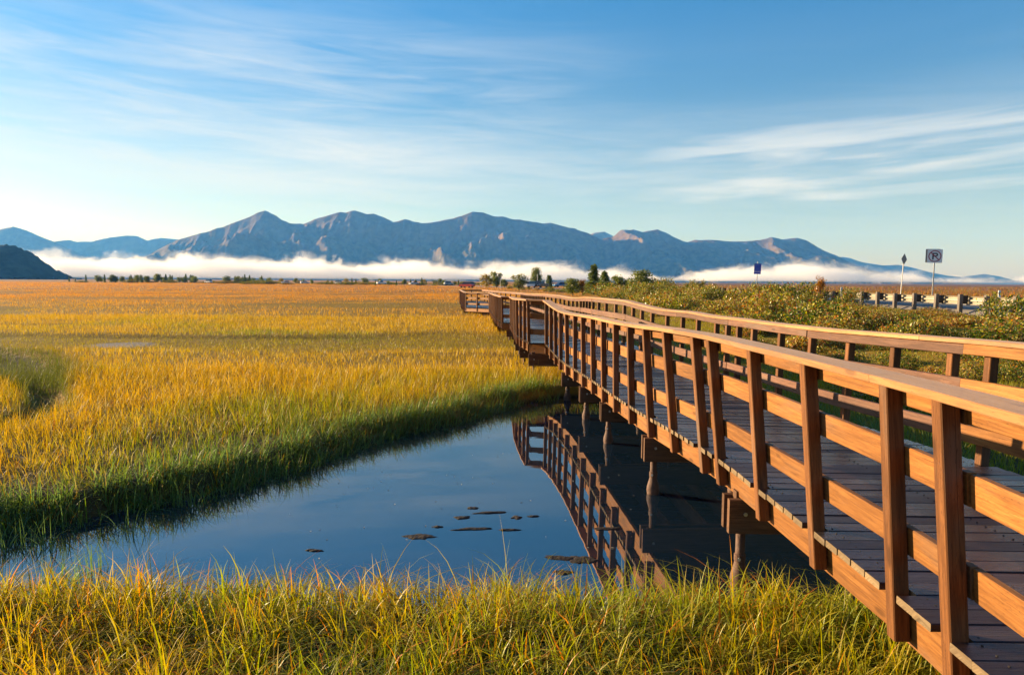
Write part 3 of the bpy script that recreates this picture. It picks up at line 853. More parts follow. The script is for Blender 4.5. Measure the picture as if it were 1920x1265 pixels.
def make_blades(name, bx, by, bz, h, wd, az, bend, droop, cb, ct, segs, label, cat='grass', face=None, smooth=False):
    N = len(bx)
    T = np.linspace(0, 1, segs + 1)
    dx, dy = np.cos(az), np.sin(az)
    fa = az + math.pi / 2 + rng.normal(0, 0.5, N) if face is None else face
    fx_, fy_ = np.cos(fa), np.sin(fa)
    V = np.empty((N, segs + 1, 2, 3), np.float32)
    Cc = np.empty((N, segs + 1, 2, 4), np.float32)
    Cc[..., 3] = 1
    for i, tt in enumerate(T):
        hor = bend * h * (0.25 * tt + 0.75 * tt ** 2)
        ver = h * (tt - droop * tt ** 3) * np.sqrt(np.clip(1 - 0.35 * bend ** 2, 0.3, 1))
        ww = wd * (1 - tt ** 1.6) * (0.75 + 0.5 * min(tt * 3, 1) * (1 - tt)) + 0.0006
        px, py, pz = bx + dx * hor, by + dy * hor, bz + ver
        for s in (0, 1):
            sg = (s - 0.5) * ww
            V[:, i, s, 0] = px + fx_ * sg
            V[:, i, s, 1] = py + fy_ * sg
            V[:, i, s, 2] = pz
            Cc[:, i, s, :3] = lerp(cb, ct, np.full(N, tt ** 1.3))
    base = (np.arange(N) * (segs + 1) * 2)[:, None]
    lv = (np.arange(segs) * 2)[None, :]
    q0 = (base + lv).ravel()
    Q = np.stack([q0, q0 + 1, q0 + 3, q0 + 2], -1)
    me = quad_mesh(name, V.reshape(-1, 3), Q, smooth)
    set_attr(me, 'tint', 'FLOAT_COLOR', 'POINT', Cc.reshape(-1, 4))
    o = link(name, me, M['grass'])
    tag(o, label, cat, kind='stuff')
    return o

def tufted(n, x0, x1, y0, y1, per=18, spread=0.07):
    """points in clumps"""
    nt = max(1, n // per)
    tx, ty = rng.uniform(x0, x1, nt), rng.uniform(y0, y1, nt)
    idx = rng.integers(0, nt, n)
    px, py = tx[idx] + rng.normal(0, spread, n), ty[idx] + rng.normal(0, spread, n)
    return px, py, idx, nt

def under_walk(x, y, margin=0.0):
    a = np.interp(y, Ls[:, 1], Ls[:, 0]) - margin
    b_ = np.interp(y, Rs[:, 0], Rs[:, 1]) + margin
    return (x > a) & (x < b_)

def in_view(x, y, pad=1.15):
    return np.abs(x) < y * 0.72 * pad + 3.2

def palette(x, y, n):
    """colour of the marsh: green by the pond, gold beyond, orange far away, in drifts"""
    d = y
    nz = fbm(x / 3.5, y / 5.0, 51) + 0.55 * (fbm(x / 16, y / 9, 52) - 0.5) + rng.normal(0, 0.10, n)
    g2 = sstep(0.0, 1.0, (d - 6) / 18.0)
    w_far = sstep(28, 95, d + 24 * (fbm(x / 30, y / 14, 55) - 0.5))
    c = lerp(C_GREEN, C_YG, sstep(0.20, 0.52, nz + 0.32 * g2))
    c = lerp(c, C_GOLD, sstep(0.38, 0.72, nz + 0.42 * g2 - 0.08))
    c = lerp(c, C_ORANGE, np.clip(0.92 * w_far + 0.3 * sstep(0.55, 0.85, fbm(x / 7, y / 5, 58) + rng.normal(0, .12, n)), 0, 0.9))
    k = rng.random(n)
    c = np.where((k < 0.07)[:, None], C_STRAW, c)
    c = np.where(((k > 0.07) & (k < 0.12))[:, None], C_RED, c)
    return c * rng.uniform(0.75, 1.2, n)[:, None]

# 1) near bank, at the photographer's feet
def near_bank(n, x0, x1, y0, y1, name, label):
    bx, by, idx, nt = tufted(n, x0, x1, y0, y1, 26, 0.07)
    z, sd = terrain(bx, by)
    keep = (z > -0.03) & (by > y0)
    bx, by, z, idx = bx[keep], by[keep], z[keep], idx[keep]
    N = len(bx)
    th = 0.75 + 0.5 * rng.random(nt)
    taz = rng.uniform(0, 2 * math.pi, nt)
    h = th[idx] * rng.uniform(0.14, 0.39, N) * (0.85 + 0.45 * fbm(bx * 1.3, by * 1.3, 61))
    tall = rng.random(N) < 0.012
    h = np.where(tall, h * 1.35 + 0.10, h)
    az = taz[idx] + rng.normal(0, 1.3, N)
    bend = np.abs(rng.normal(0.45, 0.75, N)) + 0.15
    bend = np.where(tall, bend * 0.35, bend)
    h = h * (1 + 0.25 * np.clip(bend, 0, 1))
    droop = np.clip(bend * 0.62, 0, 0.80)
    nz = fbm(bx / 0.9, by / 0.9, 66) + rng.normal(0, 0.13, N)
    gx_ = sstep(-2.5, 2.5, bx)
    cb = lerp(C_GREEN, C_YG, sstep(0.35, 0.75, nz)) * 0.9
    ct = lerp(C_YG * np.array((1.15, 1.32, 1.1)), C_GOLD, sstep(0.50, 1.0, nz + 0.22 * (1 - gx_)))
    k = rng.random(N)
    ct = np.where((k < 0.06 + 0.10 * (1 - gx_))[:, None], C_ORANGE, ct)
    ct = np.where((k > 0.93)[:, None], C_STRAW, ct)
    ct = np.where(((k > 0.89) & (k < 0.93))[:, None], C_RED, ct)
    cb = np.where((k < 0.03)[:, None], C_ORANGE, cb)
    wd = rng.uniform(0.006, 0.0135, N)
    return make_blades(name, bx, by, z - 0.01, h, wd, az, bend, droop, cb, ct, 5, label, smooth=True)
near_bank(34000, -5.2, 4.2, 3.2, 5.6, 'grass', 'yellow green sedge growing on the near bank in front of the pond')
near_bank(5000, -8.0, 6.0, 1.6, 3.3, 'grass', 'yellow green sedge on the near ground below the frame')

# 2) far bank and the marsh behind it, in rings of falling density
def ring(n, y0, y1, h0, h1, w0, w1, segs, label, per=14, spread=0.10, xr=None, bendm=0.28):
    m_ = 0.0
    x1 = 0.85 * y1 + 3
    bx, by, idx, nt = tufted(n, *(xr or (-x1, x1)), y0, y1, per, spread)
    z, sd = terrain(bx, by)
    keep = (z > -0.22) & in_view(bx, by) & (by > 5.9) & ~(under_walk(bx, by) & (by < 16.0)) & (bx < 20.8 - 0 * by)
    gd = gully_d(bx, by) / gully_w(bx, by)
    keep &= (gd > 0.75) | (rng.random(len(bx)) < np.where(by < 14.5, 0.06, 0.95))
    bogd = np.hypot((bx + 14.2) / 1.0, (by - 25.8) / 0.75)
    keep &= (bogd > 1.1) | (rng.random(len(bx)) < 0.22)
    uw = under_walk(bx, by, 0.05)
    gm_all = 1 - sstep(0.75, 1.5, gd)
    bx, by, z, idx, sd, uw, gm_ = bx[keep], by[keep], z[keep], idx[keep], sd[keep], uw[keep], gm_all[keep]
    N = len(bx)
    th = 0.8 + 0.4 * rng.random(nt)
    taz = rng.uniform(0, 2 * math.pi, nt)
    hf = (0.62 + 0.76 * fbm(bx / 5.5, by / 7.0, 71)) * (1 - 0.38 * swale(bx, by))
    h = th[idx] * rng.uniform(h0, h1, N) * hf
    h = h * (1 + 0.35 * gm_ * (by > 14))
    h = np.where(uw, np.minimum(h, 0.32), h)
    h = np.where((bx > 7.5) & (by > 9), h * 0.6, h)
    az = taz[idx] + rng.normal(0, 1.0, N)
    bend = np.abs(rng.normal(bendm, 0.22, N)) + 0.04
    # at the water's edge the blades hang over the pond
    edge = (sd < 0.75) & (by < 16.5)
    bend = np.where(edge, bend + rng.uniform(0.1, 0.7, N), bend)
    h = np.where(edge, h * rng.uniform(0.9, 1.35, N), h)
    droop = np.clip(bend * 0.5, 0, 0.66)
    c = palette(bx, by, N)
    sw = swale(bx, by)
    c = lerp(c, C_GREEN * rng.uniform(0.5, 1.0, N)[:, None], 0.55 * sw * (by < 75))
    c = lerp(c, C_DEEP * rng.uniform(0.25, 0.6, N)[:, None], 0.9 * gm_)  # dark green gully blades, darkened further to stand in for the hollow's shade
    wet = np.clip(1 - sd / 1.3, 0, 1) * (by < 17)
    c = lerp(c, C_DEEP * rng.uniform(0.7, 1.4, N)[:, None], 0.75 * wet)
    rt = sstep(4.5, 8, bx) * (by < 60)
    c = lerp(c, lerp(C_GREEN, C_YG, rng.random(N)), 0.7 * rt)
    cb = lerp(c, C_GREEN, 0.35 * np.ones(N))
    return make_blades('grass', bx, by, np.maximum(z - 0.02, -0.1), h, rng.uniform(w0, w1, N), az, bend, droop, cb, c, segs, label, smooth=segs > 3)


def pond_edge(n):
    P = np.array(POND)
    Q = np.roll(P, -1, 0)
    ok = ((P[:, 1] > 5.6) | (Q[:, 1] > 5.6))
    P, Q = P[ok], Q[ok]
    ln = np.hypot(*(Q - P).T)
    k = rng.choice(len(P), n, p=ln / ln.sum())
    t_ = rng.random(n)[:, None]
    nt = 900
    ctr = P[k] * (1 - t_) + Q[k] * t_
    e = (Q - P)[k] / ln[k][:, None]
    inn = np.stack([-e[:, 1], e[:, 0]], -1)          # towards the water
    off = rng.normal(-0.22, 0.22, n)
    bx, by = (ctr + inn * off[:, None]).T
    z, sd = terrain(bx, by)
    keep = (sd > -0.30) & (by > 5.45) & ~(under_walk(bx, by) & (by < 15.6)) & (vnoise(bx * 3, by * 3, 17) > 0.34)
    bx, by, z, inn = bx[keep], by[keep], z[keep], inn[keep]
    N = len(bx)
    out_az = np.arctan2(inn[:, 1], inn[:, 0])
    az = np.where(rng.random(N) < 0.6, out_az + rng.normal(0, 0.7, N), rng.uniform(0, 6.28, N))
    bend = np.abs(rng.normal(0.55, 0.45, N)) + 0.1
    h = rng.uniform(0.22, 0.52, N) * (0.7 + 0.6 * fbm(bx * 0.9, by * 0.9, 19))
    k2 = rng.random(N)
    c = lerp(C_DEEP * 1.5, C_GREEN * 1.0, rng.random(N)) * rng.uniform(0.7, 1.3, N)[:, None]
    c = np.where((k2 < 0.06)[:, None], C_STRAW * 0.6, c)
    c = np.where((k2 > 0.93)[:, None], C_GOLD * 0.6, c)
    make_blades('grass', bx, by, np.maximum(z - 0.02, -0.08), h, rng.uniform(0.006, 0.012, N), az, bend, np.clip(bend * 0.62, 0, 0.8), c * 0.9, c, 5,
                'dark green sedge arching over the far edge of the pond', smooth=True)
pond_edge(26000)
def emergent(n):
    bx, by = rng.uniform(-7.5, -3.4, n), rng.uniform(5.3, 7.8, n)
    _, sd = terrain(bx, by)
    keep = (sd < 0) & (vnoise(bx * 2.2, by * 2.2, 44) > 0.60) & (rng.random(n) < sstep(-1.0, -0.1, sd))
    bx, by = bx[keep], by[keep]
    N = len(bx)
    bend = np.abs(rng.normal(0.3, 0.3, N)) + .05
    c = lerp(C_DEEP * 1.3, C_GREEN, rng.random(N) * 0.6)
    make_blades('grass', bx, by, np.full(N, -0.05), rng.uniform(0.2, 0.5, N), rng.uniform(0.005, 0.010, N), rng.uniform(0, 6.28, N), bend, np.clip(bend * .6, 0, .7), c, c, 5,
                'thin sedge standing in the water at the left corner of the pond', smooth=True)
emergent(9000)
ring(150000, 6.5, 18.0, 0.18, 0.38, 0.005, 0.010, 3, 'golden green marsh grass behind the pond', 14, 0.2, bendm=0.45)
ring(250000, 17.0, 44.0, 0.14, 0.28, 0.008, 0.016, 2, 'golden marsh grass across the middle of the field', 10, 0.45, bendm=0.4)
ring(240000, 43.0, 130.0, 0.14, 0.27, 0.024, 0.050, 1, 'orange gold marsh grass in the outer field', 8, 0.7)
ring(190000, 128.0, 430.0, 0.18, 0.36, 0.09, 0.20, 1, 'orange marsh grass at the far edge of the field', 6, 2.5)

# ------------------------------------------------------------------ leafy things
def leaf_cloud(pts, size, cols, aspect=1.6, droopy=0.0, fold=True):
    """leaf-sized quads at points"""
    n = len(pts)
    ax = rng.normal(0, 1, (n, 3)); ax[:, 2] -= droopy
    ax /= np.linalg.norm(ax, axis=1)[:, None]
    bx_ = rng.normal(0, 1, (n, 3))
    bx_ -= ax * (ax * bx_).sum(1)[:, None]
    bx_ /= np.linalg.norm(bx_, axis=1)[:, None]
    L = (size * aspect)[:, None] * ax
    S = (size * 0.5)[:, None] * bx_
    V = np.stack([pts, pts + 0.5 * L + S, pts + L, pts + 0.5 * L - S], 1)
    C = np.ones((n, 4, 4)); C[..., :3] = cols[:, None, :]
    return V.reshape(-1, 3), np.arange(4 * n).reshape(n, 4), C.reshape(-1, 4)

def leaf_mesh(name, V, Q, C):
    me = quad_mesh(name, V, Q)
    set_attr(me, 'tint', 'FLOAT_COLOR', 'POINT', C)
    return me

LG, LY, LO, LP, LR = np.array((0.070, 0.115, 0.016)), np.array((0.34, 0.29, 0.030)), np.array((0.42, 0.16, 0.025)), np.array((0.46, 0.40, 0.13)), np.array((0.20, 0.07, 0.030))

def shrub_meshes(kind, wdt, hgt, n_leaf, n_stem, lsize):
    mb = MB()
    pts, hs = [], []
    stems = []
    for i in range(n_stem):
        a = random.uniform(0, 2 * math.pi)
        r = wdt * 0.5 * math.sqrt(random.random())
        hh = hgt * (1 - 0.45 * (r / (wdt * 0.5)) ** 2) * random.uniform(0.7, 1.08)
        b0 = Vector((0.45 * r * math.cos(a), 0.45 * r * math.sin(a), -0.05))
        b1 = Vector((0.8 * r * math.cos(a) + random.uniform(-.08, .08), 0.8 * r * math.sin(a) + random.uniform(-.08, .08), hh * 0.55))
        b2 = Vector((r * math.cos(a) + random.uniform(-.12, .12), r * math.sin(a) + random.uniform(-.12, .12), hh))
        mb.tube(b0, b1, 0.011, 0.008, 4)
        mb.tube(b1, b2, 0.008, 0.003, 4)
        stems.append((b0, b1, b2))
    per = n_leaf // n_stem
    for b0, b1, b2 in stems:
        for k in range(per):
            t_ = random.random() ** 0.75
            p = b0.lerp(b1, t_ * 2) if t_ < 0.5 else b1.lerp(b2, t_ * 2 - 1)
            sp_ = 0.11 + 0.07 * (1 - t_)
            pts.append((p.x + random.gauss(0, sp_), p.y + random.gauss(0, sp_), max(0.02, p.z + random.gauss(0, 0.06))))
            hs.append(t_)
    pts = np.array(pts)
    n = len(pts)
    k = rng.random(n) + 0.25 * (fbm(pts[:, 0] * 2.2, pts[:, 2] * 2.2 + pts[:, 1], 5) - 0.5) * 2
    mixes = {'green': (0.62, 0.86, 0.93), 'gold': (0.30, 0.66, 0.86), 'rust': (0.18, 0.42, 0.80)}[kind]
    cols = np.where((k < mixes[0])[:, None], LG, np.where((k < mixes[1])[:, None], LY, np.where((k < mixes[2])[:, None], LO, LP)))
    cols = np.where((rng.random(n) < 0.08)[:, None], LR, cols) * rng.uniform(0.7, 1.25, n)[:, None]
    V, Q, C = leaf_cloud(pts, lsize * rng.uniform(0.6, 1.25, n), cols, 1.8, 0.4)
    return mb.mesh('stem'), leaf_mesh('foliage', V, Q, C)

SHRUBS = {}
for kind, wdt, hgt in (('green', 1.9, 1.25), ('green', 2.3, 1.0), ('gold', 1.7, 1.15), ('gold', 2.1, 0.9), ('rust', 1.8, 0.95), ('rust', 1.5, 0.75)):
    SHRUBS.setdefault(kind, []).append(shrub_meshes(kind, wdt, hgt, 2000, 38, 0.054))

def put_thing(name, loc, parts, scale=(1, 1, 1), rz=0.0, label=None, cat=None, group=None):
    o = empty(name, loc, rz)
    o.scale = scale
    for pn, me, mat in parts:
        link(pn, me, mat, o)
    return tag(o, label, cat, group)

KIND_WORD = {'green': 'green', 'gold': 'golden', 'rust': 'rusty'}
LANDMARKS = [(1005, 'right of the parked off-roaders'), (1110, 'below the tall green spruce'), (1170, 'below the right bush tree'), (1245, 'left of the blue sign'), (1330, 'just left of the blue sign'),
             (1414, 'under the blue sign'), (1480, 'just right of the blue sign'), (1555, 'below the slim brown sapling'), (1620, 'left of the diamond sign'), (1686, 'below the diamond sign'),
             (1749, 'below the no parking sign'), (1815, 'right of the no parking sign'), (1900, 'at the right edge')]
def where(x, y):
    px = 960 + F * x / y
    return min(LANDMARKS, key=lambda q: abs(q[0] - px))[1]
def row_word(x):
    return 'close to the right railing' if x < 12 else ('by the guardrail' if x > 16.5 else 'in mid thicket')
def shrub(x, y, kind, s=1.0, sz=1.0, label=None, name='shrub'):
    z = float(terrain(np.array([x]), np.array([y]))[0][0])
    st, fo = random.choice(SHRUBS[kind])
    size = 'tall' if s * sz > 1.12 else ('small' if s * sz < 0.85 else 'rounded')
    far_w = ' far back' if y > 60 else ''
    return put_thing(name, (x, y, z - 0.03), [('stem', st, M['bark']), ('foliage', fo, M['leaf'])], (s, s, s * sz), random.uniform(0, 6.28),
              '%s %s shrub %s %s%s' % (size, KIND_WORD[kind], row_word(x), where(x, y), far_w), 'shrub', 'shrubs between the boardwalk and the guardrail')

def ground_z(x, y):
    return float(terrain(np.array([float(x)]), np.array([float(y)]))[0][0])
n_sh = 0
tries = 0
placed = []
while n_sh < 116 and tries < 6000:
    tries += 1
    y = 15.0 + 75.0 * random.random() ** 1.5
    x = random.uniform(7.5, 20.3)
    if y < 22 and x < 12.0 + (22 - y) * 0.9: continue
    if x > 0.80 * y + 1.5: continue
    lane = 9.2 + 0.02 * y
    if x < lane: continue
    if any((x - a) ** 2 + (y - b_) ** 2 < (0.75 + 0.010 * y) ** 2 for a, b_ in placed): continue
    placed.append((x, y))
    dens = vnoise(x / 4.0, y / 5.0, 31)
    kind = 'green' if dens > 0.45 else ('gold' if dens > 0.22 else 'rust')
    if y < 34 and random.random() < 0.45: kind = random.choice(['gold', 'rust'])
    gap = y < 42 and x > 14.5
    s = random.choice([random.uniform(0.65, 0.95), random.uniform(0.9, 1.3), random.uniform(1.1, 1.5)]) * (0.8 if gap else 1.0)
    sz = random.uniform(0.75, 1.4)
    px = 960 + F * x / y
    if y < 46 and ((px > 1535 and random.random() < 0.76) or (1335 < px < 1425 and random.random() < 0.6)):
        room = EYE - 46.0 * y / F - ground_z(x, y)
        sz = max(0.42, min(sz * s, room / 1.2)) / s
    shrub(x, y, kind, s, sz)
    n_sh += 1
tries = 0
n_low = 0
while n_low < 66 and tries < 3000:
    tries += 1
    x, y = random.uniform(6.6, 14.5), random.uniform(10.5, 27)
    if x > 0.80 * y + 1 or x < xR(y) + 2.6: continue
    if any((x - a) ** 2 + (y - b_) ** 2 < 0.55 for a, b_ in placed): continue
    placed.append((x, y))
    s = random.uniform(0.35, 0.62)
    shrub(x, y, random.choice(['green', 'green', 'green', 'gold', 'rust']), s, random.uniform(0.6, 1.0))
    n_low += 1

# ------------------------------------------------------------------ trees
def conifer_meshes(h, n=1500, narrow=0.2, pale=0.0):
    mb = MB().lathe([(-0.3, 0.022 * h), (h * 0.5, 0.012 * h), (h * 0.97, 0.002 * h)], (0, 0, 0), 7)
    t_ = rng.random(n) ** 0.8
    z = h * (0.08 + 0.92 * t_)
    layer = 0.72 + 0.28 * np.abs(np.sin(z / h * 34))
    R = narrow * h * (1 - t_) ** 0.85 * layer + 0.012 * h
    a = rng.uniform(0, 2 * math.pi, n)
    lob = 0.75 + 0.35 * vnoise(np.cos(a) * 2.2 + z / h * 6, np.sin(a) * 2.2, 8)
    r = R * np.sqrt(rng.random(n)) * lob
    pts = np.stack([r * np.cos(a), r * np.sin(a), z - 0.35 * r], -1)
    c = lerp(np.array((0.075, 0.11, 0.025)), np.array((0.17, 0.19, 0.04)), rng.random(n)) * (1 + pale)
    V, Q, C = leaf_cloud(pts, np.full(n, 0.040 * h) * rng.uniform(0.6, 1.2, n), c, 1.9, 0.5)
    return mb.mesh('trunk'), leaf_mesh('crown', V, Q, C)

def broadleaf_meshes(h, n=1500, cols=((0.085, 0.12, 0.025), (0.22, 0.22, 0.04)), wide=0.42):
    mb = MB().lathe([(-0.3, 0.03 * h), (h * 0.45, 0.018 * h), (h * 0.8, 0.006 * h)], (0, 0, 0), 7)
    cl_, cr = [], []
    for i in range(17):
        a = random.uniform(0, 6.28)
        zc = h * random.uniform(0.20, 0.84)
        rr = wide * h * random.uniform(0.15, 0.75) * (1.1 - abs(zc / h - 0.5))
        c = Vector((rr * math.cos(a), rr * math.sin(a), zc))
        mb.tube((0, 0, zc * 0.55), c, 0.010 * h, 0.003 * h, 5)
        cl_.append(c); cr.append(h * random.uniform(0.13, 0.24))
    idx = rng.integers(0, len(cl_), n)
    d = rng.normal(0, 1, (n, 3)); d /= np.linalg.norm(d, axis=1)[:, None]
    rad = np.array(cr)[idx] * rng.random(n) ** 0.45
    pts = np.array([tuple(c) for c in cl_])[idx] + d * rad[:, None]
    pts[:, 2] = np.maximum(pts[:, 2], 0.05 * h)
    c = lerp(np.array(cols[0]), np.array(cols[1]), np.clip(rng.random(n) * 0.7 + 0.3 * (idx % 3) / 2, 0, 1))
    V, Q, C = leaf_cloud(pts, np.full(n, 0.046 * h) * rng.uniform(0.6, 1.3, n), c, 1.5, 0.2)
    return mb.mesh('trunk'), leaf_mesh('crown', V, Q, C)

TREES = {
    'conifer': [conifer_meshes(1.0, 1500, 0.26), conifer_meshes(1.0, 1500, 0.32), conifer_meshes(1.0, 1300, 0.20)],
    'broad': [broadleaf_meshes(1.0, 2200), broadleaf_meshes(1.0, 2200, wide=0.55)],
    'yellow': [broadleaf_meshes(1.0, 1300, ((0.16, 0.14, 0.02), (0.40, 0.28, 0.03)), 0.5)],
    'orange': [broadleaf_meshes(1.0, 1000, ((0.22, 0.10, 0.02), (0.45, 0.20, 0.03)), 0.4)],
}

TREE_NAMES = {'conifer': 'conifer_tree', 'broad': 'broadleaf_tree', 'yellow': 'broadleaf_tree', 'orange': 'broadleaf_tree'}
def tree(x, d, h, kind, label, group, wide=1.0):
    tr, cr = random.choice(TREES[kind])
    s = h / 1.0
    return put_thing(TREE_NAMES[kind], (x, d, ground_z(x, d) - 0.05), [('trunk', tr, M['bark']), ('crown', cr, M['needle'])], (s * wide, s * wide, s), random.uniform(0, 6.28), label, 'tree', group)

FAR_GRP = 'trees along the far edge of the marsh'
# (world x, distance, height, kind) along the far edge
far_trees = [(-292, 470, 3.6, 'conifer'), (-288, 470, 2.6, 'conifer'), (-281, 470, 4.8, 'conifer'), (-268, 465, 2.8, 'broad'), (-262, 465, 2.6, 'conifer')]
for k in range(30):
    far_trees.append((-250 + k * 1.72 + random.uniform(-.7, .7), 440 + random.uniform(-12, 12), random.uniform(3.2, 5.2) * (1.15 if k % 7 == 4 else 1), random.choice(['conifer', 'conifer', 'broad', 'broad'])))
for k in range(5):
    far_trees.append((-199 + k * 2.6, 430 + random.uniform(-8, 8), random.uniform(2.6, 4.3), random.choice(['conifer', 'broad'])))
for k in range(15):
    far_trees.append((-167 + k * 1.35 + random.uniform(-.4, .4), 420 + random.uniform(-9, 9), random.uniform(2.8, 4.9) * (1.2 if k in (8, 9) else 1), random.choice(['conifer', 'broad', 'broad'])))
for k in range(26):
    far_trees.append((-143 + k * 4.0 + random.uniform(-1.6, 1.6), 405 + random.uniform(-20, 14), random.uniform(1.8, 3.9) * (1.3 if k in (3, 4, 9, 14) else 1), random.choice(['broad', 'broad', 'conifer', 'yellow'])))
for k in range(12):
    far_trees.append((-62 + k * 4.1 + random.uniform(-1.6, 1.6), 335 + random.uniform(-14, 14), random.uniform(1.8, 3.6), random.choice(['broad', 'conifer', 'broad'])))
for x, d, h, kind in far_trees:
    clump = 'among the lone trees right of the forested hill' if x < -255 else ('in the long dark clump right of the hill' if x < -199.5 else ('in the small gap clump left of the leftmost white vehicle' if x < -180 else (
            'in the dense green clump left of the white cars' if x < -146 else ('in the scattered line between the white cars' if x < -90 else ('in the tree line left of the low white car' if x < -48 else 'in the tree line beside the boardwalk end')))))
    size = 'tallest' if h > 4.6 else ('tall' if h > 3.8 else ('medium' if h > 2.9 else 'short'))
    tree(x, d, h, kind, '%s %s tree %s' % (size, {'conifer': 'dark conifer', 'broad': 'green broadleaf', 'yellow': 'yellowing', 'orange': 'orange'}[kind], clump), FAR_GRP, 1.1 if kind != 'conifer' else 1.0)

MID_GRP = 'trees by the road beyond the end of the boardwalk'
for x, d, h, kind, wdt, lb in [
    (-8.6, 236, 5.0, 'yellow', 1.1, 'rounded tree turning yellow behind the far end of the boardwalk'),
    (-5.4, 244, 5.8, 'broad', 1.1, 'rounded dark green tree just right of the yellowing tree behind the boardwalk end'),
    (-2.6, 240, 3.0, 'broad', 1.3, 'low bush tree between the rounded green tree and the slim road sign'),
    (1.6, 176, 4.2, 'broad', 1.1, 'broad green tree left of the parked white off-roader'),
    (7.6, 225, 7.0, 'broad', 0.7, 'tall slim tree rising behind the parked off-roaders'),
    (10.6, 205, 4.0, 'conifer', 2.2, 'dark bushy spruce right of the parked off-roaders'),
    (9.5, 112, 2.9, 'broad', 1.25, 'rounded green bush tree just right of the blue car'),
    (11.0, 112, 2.6, 'orange', 0.7, 'small orange sapling between the rounded bush and the tall spruce'),
    (12.3, 108, 4.4, 'conifer', 1.9, 'tall green spruce standing above the roadside shrubs'),
    (13.7, 106, 3.3, 'conifer', 2.0, 'shorter spruce touching the right side of the tall spruce'),
    (14.8, 98, 2.7, 'broad', 1.5, 'spreading green bush tree right of the two spruces'),
    (16.6, 92, 3.2, 'broad', 1.3, 'taller green bush tree above the bronze roadside shrubs'),
    (19.0, 44, 1.9, 'orange', 0.55, 'slim brown sapling with sparse leaves poking above the shrubs by the guardrail')]:
    tree(x, d, h, kind, lb, MID_GRP, wdt)

# shrubs that line the road further off
for k in range(54):
    y = 86 + 124 * (k / 54) ** 1.3
    x = (19.0 - 15.0 * sstep(120, 215, y)) + random.uniform(-6.5, 0.6)
    sc = random.uniform(1.2, 2.3)
    if 968 < 960 + F * x / y < 1066: sc *= 0.55
    z = ground_z(x, y)
    kind = random.choice(['green', 'green', 'gold', 'rust'])
    st, fo = random.choice(SHRUBS[kind])
    put_thing('shrub', (x, y, z - 0.05), [('stem', st, M['bark']), ('foliage', fo, M['leaf'])], (sc, sc, sc * 0.85), random.uniform(0, 6.28),
              '%s %s shrub in the roadside row, %s%s' % ('big' if sc > 1.8 else 'smaller', {'green': 'green', 'gold': 'golden', 'rust': 'bronze'}[kind], where(x, y) if F * x / y > 30 else 'above the far end of the boardwalk', ' far back' if y > 150 else ''), 'shrub', 'shrubs lining the road behind the right railing')
for k in range(56):
    d = 330 + 90 * random.random()
    x = random.uniform(-150, -18)
    if k > 34:
        d, x = random.uniform(405, 445), random.uniform(-252, -140)
    sc = random.uniform(1.2, 2.6)
    kind = random.choice(['green', 'green', 'rust'])
    st, fo = random.choice(SHRUBS[kind])
    put_thing('shrub', (x, d, ground_z(x, d) - 0.05), [('stem', st, M['bark']), ('foliage', fo, M['leaf'])], (sc * 2.4, sc, sc * 0.75), random.uniform(0, .3),
              '%s %s bush under the tree line %s' % ('wide' if sc > 1.9 else 'low', 'green' if kind == 'green' else 'brown', 'beside the boardwalk end' if x > -48 else ('near the low white car' if x > -90 else ('near the white cars of the middle' if x > -146 else ('under the dense green clump' if x > -185 else 'under the long dark clump')))), 'shrub', 'bushes under the far tree line')

# low plants right of the road: brown heath
def heath(n, x0, x1, y0, y1, h0, h1, w0, w1, label):
    bx, by = rng.uniform(x0, x1, n), rng.uniform(y0, y1, n)
    keep = in_view(bx, by, 1.2)
    bx, by = bx[keep], by[keep]
    rx = np.interp(by, rp[:, 1], rp[:, 0])
    ok = bx > rx + 6.6
    bx, by = bx[ok], by[ok]
    z, _ = terrain(bx, by)
    N = len(bx)
    nz = fbm(bx / 9, by / 14, 91) + rng.normal(0, .12, N)
    c = lerp(np.array((0.16, 0.075, 0.045)), np.array((0.30, 0.19, 0.085)), sstep(0.3, 0.7, nz))
    c = np.where((rng.random(N) < 0.12)[:, None], C_YG * 0.8, c)
    c = np.where((rng.random(N) < 0.15)[:, None], C_ORANGE * 0.8, c) * rng.uniform(0.7, 1.25, N)[:, None]
    make_blades('heath', bx, by, z - 0.02, rng.uniform(h0, h1, N) * (0.5 + fbm(bx / 5, by / 5, 93)), rng.uniform(w0, w1, N), rng.uniform(0, 6.28, N), np.abs(rng.normal(.3, .2, N)), np.full(N, .2), c * 0.8, c, 2, label, 'heath')
heath(60000, 33, 120, 25, 130, 0.30, 0.75, 0.03, 0.07, 'brown heath and dry weeds beyond the road')
heath(40000, 33, 420, 130, 500, 0.4, 0.8, 0.12, 0.3, 'reddish brown heath on the plain far beyond the road')

# ------------------------------------------------------------------ signs
def flat_panel(mb, cx, cz, w_, h_, y0, th=0.004, r=0.0):
    """panel in the xz plane facing -y with its front at y0"""
    x, z = w_ / 2, h_ / 2
    if r:
        pts = []
        for sx_, sz_, a0 in ((1, 1, 0), (-1, 1, 90), (-1, -1, 180), (1, -1, 270)):
            for q in range(5):
                a = math.radians(a0 + q * 22.5)
                pts.append((sx_ * (x - r) + r * math.cos(a), sz_ * (z - r) + r * math.sin(a)))
    else:
        pts = [(x, z), (-x, z), (-x, -z), (x, -z)]
    mb.ring_sweep([[Vector((cx + px, yy, cz + pz)) for px, pz in pts] for yy in (y0, y0 + th)])
    return mb

